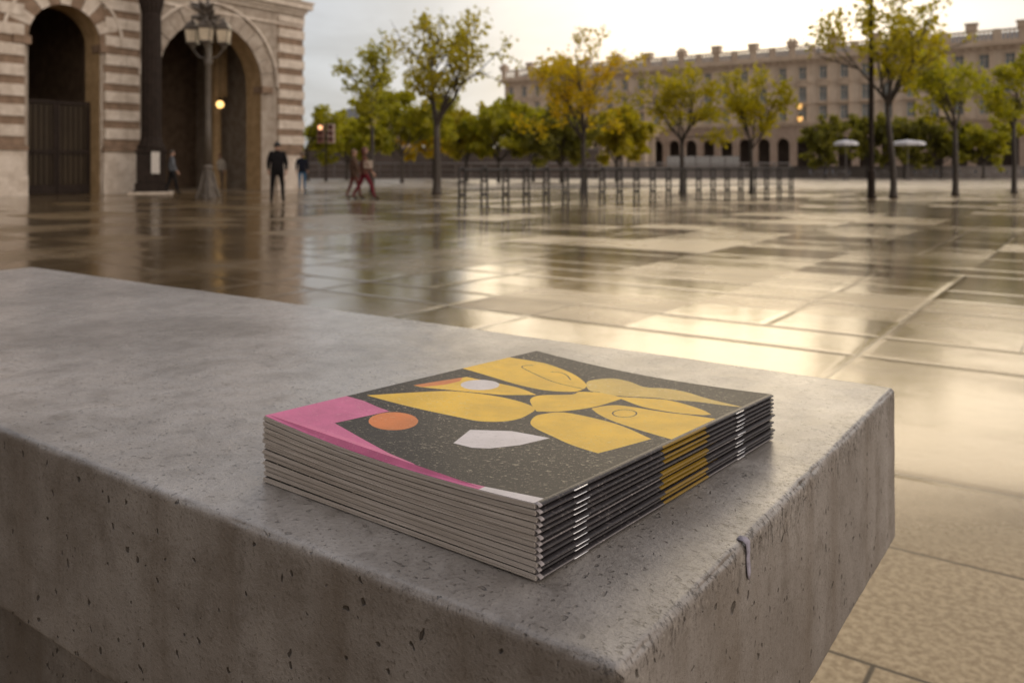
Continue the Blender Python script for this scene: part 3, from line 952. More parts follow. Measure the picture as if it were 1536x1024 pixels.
m_glass = simple("window_glass", (0.05, 0.036, 0.022), 0.5, 0.2, 1.0, spec=0.2)
m_paleglass = simple("pale_glass", (0.30, 0.40, 0.45), 0.15, 0.2, 2.0, spec=0.6)
wn_ = MB()
for k in range(3):
    wn_.box(-3.72 + 0.32 * k, -3.68 + 0.32 * k, 7.75, 7.80, 3.1, 6.05)
for k in range(5):
    wn_.box(-3.72, -2.72, 7.752, 7.798, 3.3 + 0.55 * k, 3.34 + 0.55 * k)
wf = wn_.build("window", m_iron, lb)
# dark gate in the narrow arch
for (a, c) in ((-12.5, -11.25), (-11.22, -9.97)):
    gt = MB()
    gt.box(a, c, 0.62, 0.68, 3.42, 3.55); gt.box(a, c, 0.62, 0.68, 0.02, 0.35); gt.box(a, c, 0.625, 0.675, 1.55, 1.68)
    gt.box(a, a + 0.10, 0.62, 0.68, 0.36, 3.41); gt.box(c - 0.10, c, 0.62, 0.68, 0.36, 3.41)
    for k in range(5):
        q = a + 0.22 + k * (c - a - 0.34) / 4.6
        gt.box(q, q + 0.03, 0.635, 0.665, 0.36, 3.41)
    gp = MB(); gp.box(a + 0.10, c - 0.10, 0.70, 0.72, 0.36, 3.4)
    gt_o = gt.build("gate", m_iron, lb)
    gp.build("pane", m_glass, gt_o)

# lit globe hanging in the passage
m_globe = simple("lit_globe", (0.9, 0.8, 0.6), 0.4, 0.05, 3.0, emit=((1.0, 0.58, 0.18), 2.2))
gl_p = px(330, 39.6, zat(157, 39.6))
gl = thing("globe_lamp", "round glowing yellow lamp hanging inside the wide archway", "lamp", gl_p)
q = MB(); q.ball((0, 0, 0), 0.18, 14); q.build("globe", m_globe, gl, smooth=True)
q = MB(); q.lathe([(0.10, 0.20), (0.10, 0.28), (0.02, 0.32)], 10); q.tube([(0, 0, 0.30), (0, 0, 8.2 - gl_p.z)], 0.012, 6); q.build("hanger", m_iron, gl)

# big dark iron column with pedestal in front of the arcade
ccol = px(227, 32.6)
co_ = thing("iron_column", "massive dark iron column on a stepped pedestal beside the wide archway", "column", ccol, R(20))
q = MB()
q.box(-0.62, 0.62, -0.62, 0.62, 0.0, 0.16); q.box(-0.56, 0.56, -0.56, 0.56, 0.162, 0.42); q.box(-0.50, 0.50, -0.50, 0.50, 0.422, 1.58); q.box(-0.56, 0.56, -0.56, 0.56, 1.582, 1.70)
q.build("pedestal", m_iron, co_, bevel=0.02)
q = MB(); q.box(-0.78, 0.78, -0.78, 0.78, 0.0, 0.08); q.build("step", m_lt, co_)
q = MB()
fl = []
for k in range(48):
    fl.append(0.36 + (0.018 if k % 3 else -0.012))
for (z, s_) in ((1.72, 1.35), (1.86, 1.35), (1.92, 1.18), (2.05, 1.12), (2.2, 1.0), (5.0, 0.98), (7.0, 0.95), (7.4, 1.2), (7.6, 1.25), (11.5, 0.85)):
    for k in range(48):
        a = 2 * math.pi * k / 48
        q.v.append((fl[k] * s_ * math.cos(a), fl[k] * s_ * math.sin(a), z))
for i in range(9):
    for k in range(48):
        q.f.append((i * 48 + k, i * 48 + (k + 1) % 48, (i + 1) * 48 + (k + 1) % 48, (i + 1) * 48 + k)); q.m.append(0)
q.build("shaft", m_iron, co_)
nt = MB(); nt.box(-0.15, 0.15, -0.012, 0.0, 0.0, 0.84)
m_paper = simple("notice_paper", (0.60, 0.56, 0.52), 0.6, 0.15, 8)
no = nt.build("notice", m_paper)
no.location = ccol + Matrix.Rotation(R(20), 3, "Z") @ Vector((0.18, -0.585, 0.78)); no.rotation_euler = (0, 0, R(20))
tag(no, "pale blank notice fixed to the pedestal of the dark iron column", "notice")

# ornate three-lantern lamp post
lpw = px(312, 27.0)
lp = thing("lamp_post", "ornate lamp post with three square lanterns and a dark leafy crown", "lamp post", lpw)
q = MB()
q.lathe([(0.30, 0.0), (0.30, 0.12), (0.24, 0.16), (0.22, 0.42), (0.16, 0.62), (0.14, 0.95), (0.18, 1.0), (0.12, 1.1)], 8)
for k in range(4):
    a = k * math.pi / 2 + 0.5
    q.tube([(0.36 * math.cos(a), 0.36 * math.sin(a), 0.03), (0.25 * math.cos(a), 0.25 * math.sin(a), 0.35), (0.14 * math.cos(a), 0.14 * math.sin(a), 0.9)], [0.05, 0.05, 0.03], 6)
q.build("base", m_iron2, lp)
q = MB(); q.lathe([(0.125, 1.1), (0.105, 2.2), (0.095, 4.3), (0.15, 4.4), (0.10, 4.5), (0.09, 5.6), (0.05, 6.2), (0.045, 8.3)], 12); q.ball((0, 0, 8.4), 0.12); q.build("pole", m_iron2, lp, smooth=True)
m_lant = simple("lantern_glass", (0.62, 0.53, 0.40), 0.35, 0.15, 6.0)
for k, a in enumerate((R(178), R(-80), R(5))):
    rr = 0.50 if k != 1 else 0.30
    c = (rr * math.cos(a), rr * math.sin(a))
    z0 = zat(66, 27.0)
    q = MB()
    q.lathe([(0.05, z0 - 0.18), (0.14, z0 - 0.02), (0.235, z0), (0.235, z0 + 0.05)], 4, (c[0], c[1], 0), twist=math.pi / 4)
    q.lathe([(0.29, z0 + 0.44), (0.31, z0 + 0.50), (0.18, z0 + 0.66), (0.05, z0 + 0.76), (0.03, z0 + 0.88)], 4, (c[0], c[1], 0), twist=math.pi / 4)
    for e in range(4):
        b_ = math.pi / 4 + e * math.pi / 2
        q.tube([(c[0] + 0.215 * math.cos(b_), c[1] + 0.215 * math.sin(b_), z0 + 0.04), (c[0] + 0.275 * math.cos(b_), c[1] + 0.275 * math.sin(b_), z0 + 0.45)], 0.014, 5)
    q.tube([(0, 0, z0 - 0.5), (c[0] * 0.6, c[1] * 0.6, z0 - 0.42), (c[0], c[1], z0 - 0.16)], 0.03, 6)
    lo_ = q.build("lantern", m_iron2, lp)
    q = MB(); q.lathe([(0.20, z0 + 0.052), (0.26, z0 + 0.438)], 4, (c[0], c[1], 0), twist=math.pi / 4)
    q.build("glass", m_lant, lo_)
q = MB()
rl = random.Random(3)
zc = zat(34, 27.0)
for k in range(16):
    a = rl.uniform(0, 6.28); l_ = rl.uniform(0.35, 0.75)
    b_ = rl.uniform(0.2, 1.2)
    p0 = Vector((0, 0, zc - 0.1 + rl.uniform(-0.1, 0.3)))
    d_ = Vector((math.cos(a) * math.cos(b_), math.sin(a) * math.cos(b_), math.sin(b_)))
    p1 = p0 + d_ * l_ * 0.6
    p2 = p0 + d_ * l_ + Vector((math.cos(a) * 0.12, math.sin(a) * 0.12, -0.12))
    q.tube([p0, p1, p2], [0.07, 0.10, 0.02], 6)
q.lathe([(0.12, zc - 0.3), (0.30, zc - 0.1), (0.26, zc + 0.1), (0.12, zc + 0.35), (0.16, zc + 0.5), (0.04, zc + 0.7)], 10)
for a in (0.3, 1.9, 3.5, 5.0):
    q.tube([(0.1 * math.cos(a), 0.1 * math.sin(a), zc), (0.42 * math.cos(a), 0.42 * math.sin(a), zc + 0.12), (0.52 * math.cos(a), 0.52 * math.sin(a), zc - 0.06), (0.40 * math.cos(a), 0.40 * math.sin(a), zc - 0.16)], 0.035, 6)
q.build("crown_ornament", m_iron2, lp)

# tall slim mast on the right
mw = px(1307, 27.1)
ms_ = thing("lamp_mast", "tall slim dark mast standing just left of a leaning tree trunk", "mast", mw)
q = MB(); q.lathe([(0.17, 0), (0.17, 0.05), (0.12, 0.06), (0.115, 0.9), (0.085, 0.95), (0.08, 3.0), (0.06, 9.0)], 14); q.build("pole", m_iron, ms_, smooth=False)
q = MB(); q.lathe([(0.05, 9.0), (0.28, 9.05), (0.30, 9.3), (0.05, 9.45)], 14); q.build("lamp_head", m_iron, ms_)

# ------------------------------------------------------------------ right: long palace
PL = Vector((-1.5, 171.7, 0))
pal = thing("palace", "long four storey stone palace with arcade, balustrade and rows of windows", "building", PL, PLAZA_RZ)
m_pal = stone_mat("palace_plaster", (0.58, 0.48, 0.385), (0.68, 0.575, 0.47), 0.4, 0.85, 0.2)
m_trim = stone_mat("palace_trim", (0.55, 0.44, 0.34), (0.66, 0.55, 0.44), 0.6, 0.8, 0.2)
m_base = stone_mat("palace_base", (0.36, 0.27, 0.215), (0.46, 0.365, 0.30), 0.5, 0.85, 0.2)
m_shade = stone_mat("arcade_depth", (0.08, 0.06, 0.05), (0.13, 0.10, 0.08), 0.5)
m_pane = simple("palace_glass", (0.27, 0.31, 0.33), 0.15, 0.3, 0.7, spec=0.8)  # sky reflection put into the pane colour
m_slate = simple("slate_roof", (0.12, 0.12, 0.13), 0.6, 0.25, 1.5)
BAY, NB = 3.25, 33
PW = BAY * NB
wl = MB()
ops = [(BAY * k + 0.52, BAY * k + 2.73, 0.0, 5.0, True) for k in range(NB)]
arch_wall(wl, 0, PW, 0, 8.3, 0.0, 0.9, ops, 2, 2, 12)
for (z0, z1, za, zb) in ((8.3, 11.6, 9.0, 11.2), (11.6, 14.9, 12.0, 14.3), (14.9, 19.0, 15.6, 17.6)):
    ops = [(BAY * k + 1.0, BAY * k + 2.25, za, zb, False) for k in range(NB)]
    arch_wall(wl, 0, PW, z0, z1, 0.0, 0.5, ops, 0, 0)
wl.box(0, 0.5, 0.9, 26, 0, 19.0, 0)
wl.box(PW - 0.5, PW, 0.9, 26, 0, 19.0, 0)
wl.box(0.5, PW - 0.5, 25.5, 26, 0, 19.0, 0)
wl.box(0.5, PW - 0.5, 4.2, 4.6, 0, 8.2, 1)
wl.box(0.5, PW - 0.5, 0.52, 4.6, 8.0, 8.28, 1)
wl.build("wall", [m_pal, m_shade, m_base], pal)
cn = MB()
for (z0, z1, o_) in ((8.05, 8.35, 0.25), (8.36, 8.55, 0.45), (11.5, 11.7, 0.12), (14.85, 15.05, 0.15), (18.2, 18.5, 0.2), (18.52, 18.75, 0.55), (18.77, 19.2, 0.95)):
    cn.box(-o_, PW + o_, -o_, -0.003, z0, z1)
    cn.box(-o_, -0.003, 0.0, 26, z0, z1)
for k in range(NB * 3):
    cn.box(k * BAY / 3 + 0.2, k * BAY / 3 + 0.5, -0.8, -0.21, 18.30, 18.515)
cn.build("cornice", m_trim, pal)
bl = MB()
bl.box(-0.5, PW + 0.5, -0.5, -0.2, 19.22, 19.6); bl.box(-0.5, PW + 0.5, -0.5, -0.2, 20.8, 21.1)
for k in range(NB + 1):
    bl.box(k * BAY - 0.4, k * BAY + 0.4, -0.55, -0.15, 19.21, 21.15)
for k in range(NB * 6):
    if k % 6: bl.box(k * BAY / 6 - 0.1, k * BAY / 6 + 0.1, -0.43, -0.27, 19.6, 20.8)
bl.build("balustrade", m_trim, pal)
rf = MB()
rf.add([(-0.3, 0.6, 19.2), (PW + .3, 0.6, 19.2), (PW - 3, 7, 21.6), (3, 7, 21.6), (PW + .3, 26, 19.2), (-.3, 26, 19.2), (PW - 3, 19, 21.6), (3, 19, 21.6)],
       [(0, 1, 2, 3), (4, 5, 7, 6), (3, 2, 6, 7), (1, 4, 6, 2), (5, 0, 3, 7), (0, 5, 4, 1)])
ro_ = rf.build("roof", m_slate, pal)
ch = None
for k in range(0, NB + 1, 2):
    q = MB()
    hh = 0.65 + 0.3 * ((k * 7) % 3) / 2
    q.box(k * BAY - 0.75, k * BAY + 0.75, -0.75, 0.55, 21.1, 21.1 + hh); q.box(k * BAY - 0.9, k * BAY + 0.9, -0.9, 0.7, 21.1 + hh, 21.3 + hh)
    if k % 3 == 0: q.box(k * BAY - 0.55, k * BAY - 0.15, -0.3, 0.2, 21.3 + hh, 21.9 + hh); q.box(k * BAY + 0.15, k * BAY + 0.5, -0.3, 0.2, 21.3 + hh, 21.8 + hh)
    q.build("parapet_block", m_trim, pal)
first = {}
for r_, (za, zb) in enumerate(((9.0, 11.2), (12.0, 14.3), (15.6, 17.6))):
    for k in range(NB):
        xc = BAY * k + 1.625
        if r_ not in first:
            q = MB()
            for sg in (-1, 1):
                q.box(sg * 0.71 - 0.11, sg * 0.71 + 0.11, -0.12, -0.003, za - 0.1, zb + 0.1)
            q.box(-0.95, 0.95, -0.30, -0.003, za - 0.32, za - 0.102); q.box(-0.9, 0.9, -0.2, -0.003, zb + 0.102, zb + 0.32)
            if r_ == 1:
                q.add([(-1.05, -0.34, zb + .33), (1.05, -0.34, zb + .33), (0, -0.34, zb + .85), (-1.05, -0.003, zb + .33), (1.05, -0.003, zb + .33), (0, -0.003, zb + .85)], [(0, 1, 2), (0, 2, 5, 3), (1, 4, 5, 2), (0, 3, 4, 1)])
                q.box(-1.0, 1.0, -0.6, -0.31, za - 0.4, za - 0.2)
            fo = q.build("window", m_trim, pal)
            q = MB(); q.box(-0.625, 0.625, 0.22, 0.25, za, zb)
            po = q.build("pane", m_pane, fo)
            q = MB(); q.box(-0.04, 0.04, 0.17, 0.215, za + .002, zb - .002); q.box(-0.6, 0.6, 0.175, 0.21, zb - 0.75, zb - 0.67)
            ko = q.build("sash", m_lt, fo)
            fo.location = (xc, 0, 0); first[r_] = (fo, po, ko)
        else:
            fo, po, ko = first[r_]
            f2 = fo.copy(); C.objects.link(f2); f2.parent = pal; f2.location = (xc, 0, 0)
            for s_ in (po, ko):
                p2 = s_.copy(); C.objects.link(p2); p2.parent = f2
# two glowing wall lanterns on the palace front
m_lit = simple("lit_lantern", (0.9, 0.75, 0.5), 0.4, 0.05, 3.0, emit=((1.0, 0.50, 0.10), 0.9))
for nm, (pxx, pyy), lab in (("upper", (1199, 160), "upper of two glowing amber lanterns on the palace wall"), ("lower", (1200, 179), "lower of two glowing amber lanterns on the palace wall, above the arcade")):
    d_ = 137.0
    o_ = thing("wall_lantern", lab, "lantern", px(pxx, d_, zat(pyy, d_)), PLAZA_RZ, "amber lanterns on the palace wall")
    q = MB(); q.lathe([(0.25, -0.45), (0.48, 0.4)], 8); q.build("glass", m_lit, o_)
    q = MB(); q.lathe([(0.5, 0.41), (0.1, 0.75)], 8); q.lathe([(0.05, -0.6), (0.27, -0.46)], 8); q.box(-0.06, 0.06, 0.0, 1.1, 0.6, 0.72); q.build("bracket", m_iron, o_)

# columned entrance porch in front of the palace
pt = thing("entrance_porch", "low columned stone porch with a dark doorway in front of the palace", "porch", PL + EX * 22.3 + EY * -4.0, PLAZA_RZ)
q = MB()
for k, xc in enumerate((0.5, 3.2, 4.6, 7.4, 8.8, 11.5)):
    c_ = MB(); c_.lathe([(0.62, 0), (0.62, 0.5), (0.5, 0.6), (0.44, 6.2), (0.62, 6.5), (0.62, 6.8)], 12, (xc, 0, 0)); c_.build("column", m_trim, pt)
q.box(-0.4, 12.4, -0.8, 3.9, 6.82, 7.7); q.box(-0.8, 12.8, -1.2, 3.9, 7.72, 8.1)
q.add([(-0.8, -1.2, 8.1), (12.8, -1.2, 8.1), (6, -1.2, 9.4), (-0.8, 3.9, 8.1), (12.8, 3.9, 8.1), (6, 3.9, 9.4)], [(0, 1, 2), (0, 2, 5, 3), (1, 4, 5, 2)])
q.build("entablature", m_trim, pt)
q = MB(); arch_wall(q, 0.0, 12.0, 0, 6.8, 2.6, 3.0, [(5.0, 7.0, 0, 4.6, False), (1.2, 2.5, 1.2, 4.2, False), (9.5, 10.8, 1.2, 4.2, False)], 0, 0); q.build("wall", m_pal, pt)
q = MB(); q.box(5.0, 7.0, 2.8, 2.9, 0, 4.6); q.build("door", m_shade, pt)

# ------------------------------------------------------------------ dark boundary wall, rail, terrace
m_wall = stone_mat("dark_wall", (0.060, 0.046, 0.040), (0.10, 0.078, 0.068), 0.3, 0.85, 0.2)
m_terr = stone_mat("terrace_stone", (0.12, 0.105, 0.10), (0.18, 0.16, 0.15), 0.3, 0.85, 0.2)
bw = thing("boundary_wall", "long low dark brown wall below the row of far trees", "wall", px(430, 90))
q = MB(); q.box(0, 33.5, 0, 0.5, 0, 3.0); q.build("masonry", m_wall, bw)
q = MB(); q.box(-0.1, 33.6, -0.1, 0.6, 3.002, 3.2); q.build("coping", m_terr, bw)
tw = thing("terrace_wall", "low grey terrace wall along the foot of the palace", "wall", px(900, 88))
q = MB(); q.box(0, 62, 0, 0.6, 0, 1.15); q.build("masonry", m_terr, tw)
q = MB(); q.box(-0.1, 62.1, -0.08, 0.68, 1.152, 1.3); q.build("coping", m_terr, tw)
m_grey = simple("grey_rail_paint", (0.17, 0.155, 0.15), 0.45, 0.2, 4.0)
rl_ = thing("far_railing", "long grey railing in front of the dark boundary wall", "railing", px(456, 84.5))
q = MB(); q.tube([(0, 0, 1.55), (49, 0, 1.55)], 0.07, 8); q.build("handrail", m_grey, rl_)
q = MB(); q.tube([(0, 0, 0.9), (49, 0, 0.9)], 0.035, 6); q.tube([(0, 0, 0.35), (49, 0, 0.35)], 0.035, 6); q.build("lower_rail", m_grey, rl_)
p0 = None
for k in range(33):
    if p0 is None:
        q = MB(); q.box(-0.05, 0.05, -0.05, 0.05, 0, 1.5); p0 = q.build("post", m_grey, rl_)
    else:
        c_ = p0.copy(); C.objects.link(c_); c_.parent = rl_; c_.location.x = k * 1.53
m_screen = simple("screen_glass", (0.22, 0.22, 0.22), 0.2, 0.2, 2.0, spec=0.6)
for k, pxx in enumerate((1000, 1022, 1044, 1066, 1088)):
    o_ = thing("wind_screen", ["leftmost glass wind screen panel on the terrace", "second glass wind screen from the left on the terrace", "middle glass wind screen of the terrace row", "second glass wind screen from the right on the terrace", "rightmost glass wind screen panel on the terrace"][k], "wind screen", px(pxx, 91.5, 1.3 if False else 0.0), 0, "glass wind screens on the terrace")
    q = MB(); q.box(0.06, 1.5, -0.01, 0.01, 1.25, 2.35); q.build("pane", m_screen, o_)
    q = MB(); q.box(0, 0.05, -0.03, 0.03, 0, 2.4); q.box(1.51, 1.56, -0.03, 0.03, 0, 2.4); q.box(0.05, 1.51, -0.025, 0.025, 2.36, 2.4); q.build("frame", m_grey, o_)
# distant house with grey roof and hill
fh = thing("distant_house", "distant house with a grey hipped roof showing above the far trees", "house", px(492, 200))
q = MB(); q.box(0, 19, 0, 12, 0, 13.2); q.build("wall", m_base, fh)
q = MB(); q.add([(-.8, -.8, 13.2), (19.8, -.8, 13.2), (19.8, 12.8, 13.2), (-.8, 12.8, 13.2), (4, 6, 16.0), (15, 6, 16.0)], [(0, 1, 5, 4), (1, 2, 5), (2, 3, 4, 5), (3, 0, 4), (3, 2, 1, 0)]); q.build("roof", m_slate, fh)
# ------------------------------------------------------------------ trees
def leaf_mat(name, c1, c2):
    m, t, b = new_mat(name)
    co = t.node("ShaderNodeTexCoord").outputs["Object"]
    n = t.noise(co, 1.1, 3.0, 0.6)
    n2 = t.noise(co, 9.0, 2.0, 0.6)
    c = t.mix(t.ramp(n, 0.35, 0.65), c1, c2)
    c = t.mix(t.math("MULTIPLY", t.ramp(n2, 0.4, 0.7), 0.5), c, tuple(x * 0.7 for x in c1))
    t.put(b.inputs["Base Color"], c)
    b.inputs["Roughness"].default_value = 0.5
    tr = t.node("ShaderNodeBsdfTranslucent")
    t.put(tr.inputs["Color"], t.vmath("MULTIPLY", c, (2.0, 1.9, 0.5)))
    mx = t.node("ShaderNodeMixShader"); mx.inputs[0].default_value = 0.55
    out = [n_ for n_ in t.n if n_.type == "OUTPUT_MATERIAL"][0]
    t.l.new(b.outputs[0], mx.inputs[1]); t.l.new(tr.outputs[0], mx.inputs[2]); t.l.new(mx.outputs[0], out.inputs[0])
    return m


L_GREEN = leaf_mat("leaf_green", (0.24, 0.245, 0.022), (0.38, 0.36, 0.035))
L_OLIVE = leaf_mat("leaf_olive", (0.27, 0.25, 0.020), (0.42, 0.36, 0.030))
L_GOLD = leaf_mat("leaf_gold", (0.36, 0.29, 0.014), (0.52, 0.38, 0.014))
L_DARK = leaf_mat("leaf_dark", (0.15, 0.15, 0.035), (0.23, 0.22, 0.045))
m_bark = simple("wet_bark", (0.055, 0.042, 0.033), 0.6, 0.4, 14.0, bump=0.6)


def make_tree(name, label, loc, H, fork, RX, seed, leafm, leaf=0.11, per=17, twigs=3, lean=0.0, bare=0.0, group="trees on the square", nlimb=5, tr=0.11, rz=0.0):
    rg = random.Random(seed)
    root = thing(name, label, "tree", loc, rz, group)
    br = []           # (points, radii)
    clumps = []

    def rv():
        return Vector((rg.gauss(0, 1), rg.gauss(0, 1), rg.gauss(0, 1)))

    def grow(p, d, ln, r, depth):
        pts, n = [p.copy()], 4
        q = p.copy(); dd = d.copy()
        for k in range(n):
            dd = (dd + rv() * 0.13 + Vector((0, 0, 0.07 if depth < 2 else -0.01))).normalized()
            q = q + dd * (ln / n)
            pts.append(q.copy())
        br.append((pts, [r * (1 - 0.62 * k / n) for k in range(n + 1)]))
        if depth >= twigs:
            clumps.extend(pts[2:])
            return
        if depth == twigs - 1:
            clumps.append(pts[-1])
        kids = rg.choice((3, 4)) if depth else 4
        for k in range(kids):
            i = min(n, 1 + int((k + rg.random()) * n / kids))
            base = pts[i]
            t_ = (pts[i] - pts[i - 1]).normalized()
            s_ = rv(); s_ = (s_ - t_ * s_.dot(t_)).normalized()
            a = rg.uniform(0.45, 0.95)
            nd = (t_ * math.cos(a) + s_ * math.sin(a)).normalized()
            grow(base, nd, ln * rg.uniform(0.50, 0.72), r * 0.5, depth + 1)
        grow(pts[-1], dd, ln * 0.55, r * 0.4, depth + 1)
    top = Vector((lean, 0, fork))
    a0 = rg.uniform(0, 6.28)
    for k in range(nlimb):
        a = a0 + 2 * math.pi * k / nlimb + rg.uniform(-0.35, 0.35)
        tl = rg.uniform(0.45, 0.85) if k else 0.12
        d = Vector((math.cos(a) * math.sin(tl), math.sin(a) * math.sin(tl), math.cos(tl)))
        grow(top + Vector((0, 0, rg.uniform(-0.25, 0.3))), d, (H - fork) * rg.uniform(0.45, 0.62), tr * 0.55, 1)
    # fit to the measured height and spread
    allp = [p for pts, _ in br for p in pts]
    zt = max(p.z for p in allp)
    rr = sorted(math.hypot(p.x - lean, p.y) for p in allp)[int(len(allp) * 0.985)]
    kz, kx = (H - fork) / (zt - fork), RX / rr

    def fit(p):
        e = min(1.0, max(0.0, (p.z - fork + 0.3) / 0.5)) if abs(p.x - lean) + abs(p.y) < 0.2 else 1.0
        s_ = 1 + (kx - 1) * e
        return Vector((lean + (p.x - lean) * s_, p.y * s_, fork + (p.z - fork) * kz if p.z > fork else p.z))
    mb = MB()
    mb.tube([(0, 0, -0.02), (0.0, 0, 0.12), (0.01, 0.01, 0.5), (lean * 0.25 + 0.015, -0.01, fork * 0.45), (lean * 0.7, 0.01, fork * 0.8), (lean, 0, fork + 0.1)], [tr * 1.6, tr * 1.15, tr, tr * 0.92, tr * 0.84, tr * 0.66], 9)
    for pts, rad in br:
        mb.tube([fit(p) for p in pts], [max(0.006, r_) for r_ in rad], 5, cap=False)
    mb.build("trunk", m_bark, root, smooth=True)
    nr = np.random.default_rng(seed)
    off = Vector((seed * 3.7, seed * 1.3, 0))
    cs = np.array([q_[:] for q_ in (fit(p) for p in clumps) if rg.random() > bare and noise.noise(q_ * (1.35 if leaf < 0.2 else 0.6) + off) > (-0.22 if leaf < 0.2 else -0.35)])
    cen = np.repeat(cs, per, axis=0) + nr.normal(0, 1, (len(cs) * per, 3)) * np.array([0.15, 0.15, 0.12])
    n = len(cen)
    ax = nr.normal(0, 1, (n, 3)); ax /= np.linalg.norm(ax, axis=1)[:, None]
    up = nr.normal(0, 1, (n, 3)) + np.array([0, 0, 0.8]); bx = np.cross(ax, up); bx /= np.linalg.norm(bx, axis=1)[:, None]
    nz = np.cross(ax, bx)
    sz = leaf * nr.uniform(0.6, 1.25, (n, 1))
    v = np.empty((n, 6, 3))
    v[:, 0] = cen - ax * sz * 0.6; v[:, 1] = cen - ax * sz * 0.1 + bx * sz * 0.42 + nz * sz * 0.1; v[:, 2] = cen + ax * sz * 0.3 + bx * sz * 0.28
    v[:, 3] = cen + ax * sz * 0.68; v[:, 4] = cen + ax * sz * 0.3 - bx * sz * 0.28; v[:, 5] = cen - ax * sz * 0.1 - bx * sz * 0.42 + nz * sz * 0.1
    me = bpy.data.meshes.new("crown")
    me.from_pydata(v.reshape(-1, 3).tolist(), [], [(i * 6, i * 6 + 1, i * 6 + 2, i * 6 + 3, i * 6 + 4, i * 6 + 5) for i in range(n)])
    me.materials.append(leafm)
    o = bpy.data.objects.new("crown", me); C.objects.link(o); o.parent = root
    return root


def tr_at(p, d):
    return px(p, d)


make_tree("plane_tree", "tall airy green tree with a forked trunk standing alone behind the walking couple", tr_at(655, 31.4), 6.9, 2.5, 2.6, 11, L_OLIVE, 0.15, 10, bare=0.32, tr=0.15, nlimb=6)
make_tree("plane_tree", "slender sparse tree directly behind the walking couple", tr_at(558, 35.0), 6.8, 3.0, 1.8, 23, L_GREEN, 0.14, 9, bare=0.32, tr=0.10)
make_tree("plane_tree", "golden yellow tree, widest crown, behind the metal barrier", tr_at(875, 35.0), 6.6, 2.2, 2.7, 31, L_GOLD, 0.15, 12, bare=0.25, tr=0.12, nlimb=6)
make_tree("plane_tree", "rounded olive green tree in front of the palace's first arches", tr_at(1023, 33.0), 5.0, 1.8, 2.3, 43, L_OLIVE, 0.15, 11, bare=0.28, tr=0.10)
make_tree("plane_tree", "small narrow yellow green tree left of the amber lanterns", tr_at(1127, 33.0), 4.85, 1.9, 1.45, 57, L_OLIVE, 0.15, 10, bare=0.3, tr=0.08)
make_tree("plane_tree", "tallest tree, its leaning trunk right beside the slim mast", tr_at(1340, 27.7), 6.6, 2.9, 2.6, 61, L_OLIVE, 0.15, 11, bare=0.28, tr=0.105, lean=-0.2, nlimb=6)
make_tree("plane_tree", "broad green tree second from the picture's right edge", tr_at(1433, 30.6), 5.5, 2.3, 1.9, 74, L_GREEN, 0.15, 12, bare=0.26, tr=0.105)
make_tree("plane_tree", "green tree at the picture's right edge with a thin trunk", tr_at(1521, 33.5), 5.75, 2.6, 1.5, 83, L_GREEN, 0.15, 11, bare=0.26, tr=0.10)
# far row above the boundary wall
row = [(462, 70, 6.6, 3.2, L_GREEN, "far bushy tree peeping out beside the striped building's corner"), (520, 76, 6.2, 3.4, L_GREEN, "far low tree behind the traffic light"),
       (603, 58, 6.8, 3.0, L_GREEN, "far yellow green tree between the slender tree and the forked tree"), (650, 80, 6.6, 3.6, L_GOLD, "far golden tree right behind the forked trunk"), (700, 66, 6.0, 3.0, L_OLIVE, "far olive tree just right of the forked trunk"),
       (748, 62, 6.3, 2.8, L_GREEN, "far green tree in front of the palace's left corner"), (800, 66, 6.0, 3.0, L_DARK, "far low dark tree left of the golden tree"), (842, 60, 5.4, 2.5, L_DARK, "far small dark tree under the golden crown"),
       (925, 64, 5.6, 2.6, L_OLIVE, "far tree between the golden tree and the entrance porch")]
for k, (p, d, H, rx, lm, lab) in enumerate(row):
    make_tree("far_tree", lab, tr_at(p, d), H, H * 0.25, rx * 1.18, 100 + k, lm, 0.30, 16, group="far trees above the dark wall", tr=0.12, twigs=3, nlimb=7)
row = [(1238, 84, 6.2, 2.6, L_DARK, "dense low tree behind the left parasol"), (1300, 86, 6.6, 3.4, L_DARK, "dense dark tree behind the slim mast"), (1356, 85, 6.4, 3.2, L_DARK, "dense dark tree behind the right parasol"),
       (1412, 84, 6.2, 3.2, L_DARK, "dense dark tree right of the right parasol"), (1475, 82, 6.4, 3.2, L_GREEN, "dense terrace tree farthest to the right")]
for k, (p, d, H, rx, lm, lab) in enumerate(row):
    make_tree("terrace_tree", lab, tr_at(p, d), H, 1.5, rx, 200 + k, lm, 0.30, 16, group="trees along the palace terrace", tr=0.13, nlimb=7)

# ------------------------------------------------------------------ metal barrier: double posts joined by rails
B0, B1 = px(693, 20.6), px(1150, 27.6)
bd = (B1 - B0); bl_ = bd.length; bd.normalize()
bar = thing("metal_barrier", "long dark metal barrier of paired posts and thin rails across the square", "barrier", B0, math.atan2(bd.y, bd.x))
m_barr = simple("barrier_metal", (0.020, 0.016, 0.013), 0.6, 0.3, 6.0, spec=0.6)
npst = 21
stp = bl_ / 18.0
p0 = None
for k in range(npst):
    if p0 is None:
        q = MB()
        q.tube([(-0.085, 0, 0), (-0.085, 0, 0.93), (-0.05, 0, 0.985), (0.05, 0, 0.985), (0.085, 0, 0.93), (0.085, 0, 0)], 0.029, 8)
        q.box(-0.14, 0.14, -0.05, 0.05, 0, 0.012); q.box(-0.06, 0.06, -0.012, 0.012, 0.28, 0.36); q.box(-0.06, 0.06, -0.012, 0.012, 0.62, 0.68)
        p0 = q.build("post", m_barr, bar, smooth=False)
    else:
        c_ = p0.copy(); C.objects.link(c_); c_.parent = bar; c_.location.x = k * stp
LN = (npst - 1) * stp
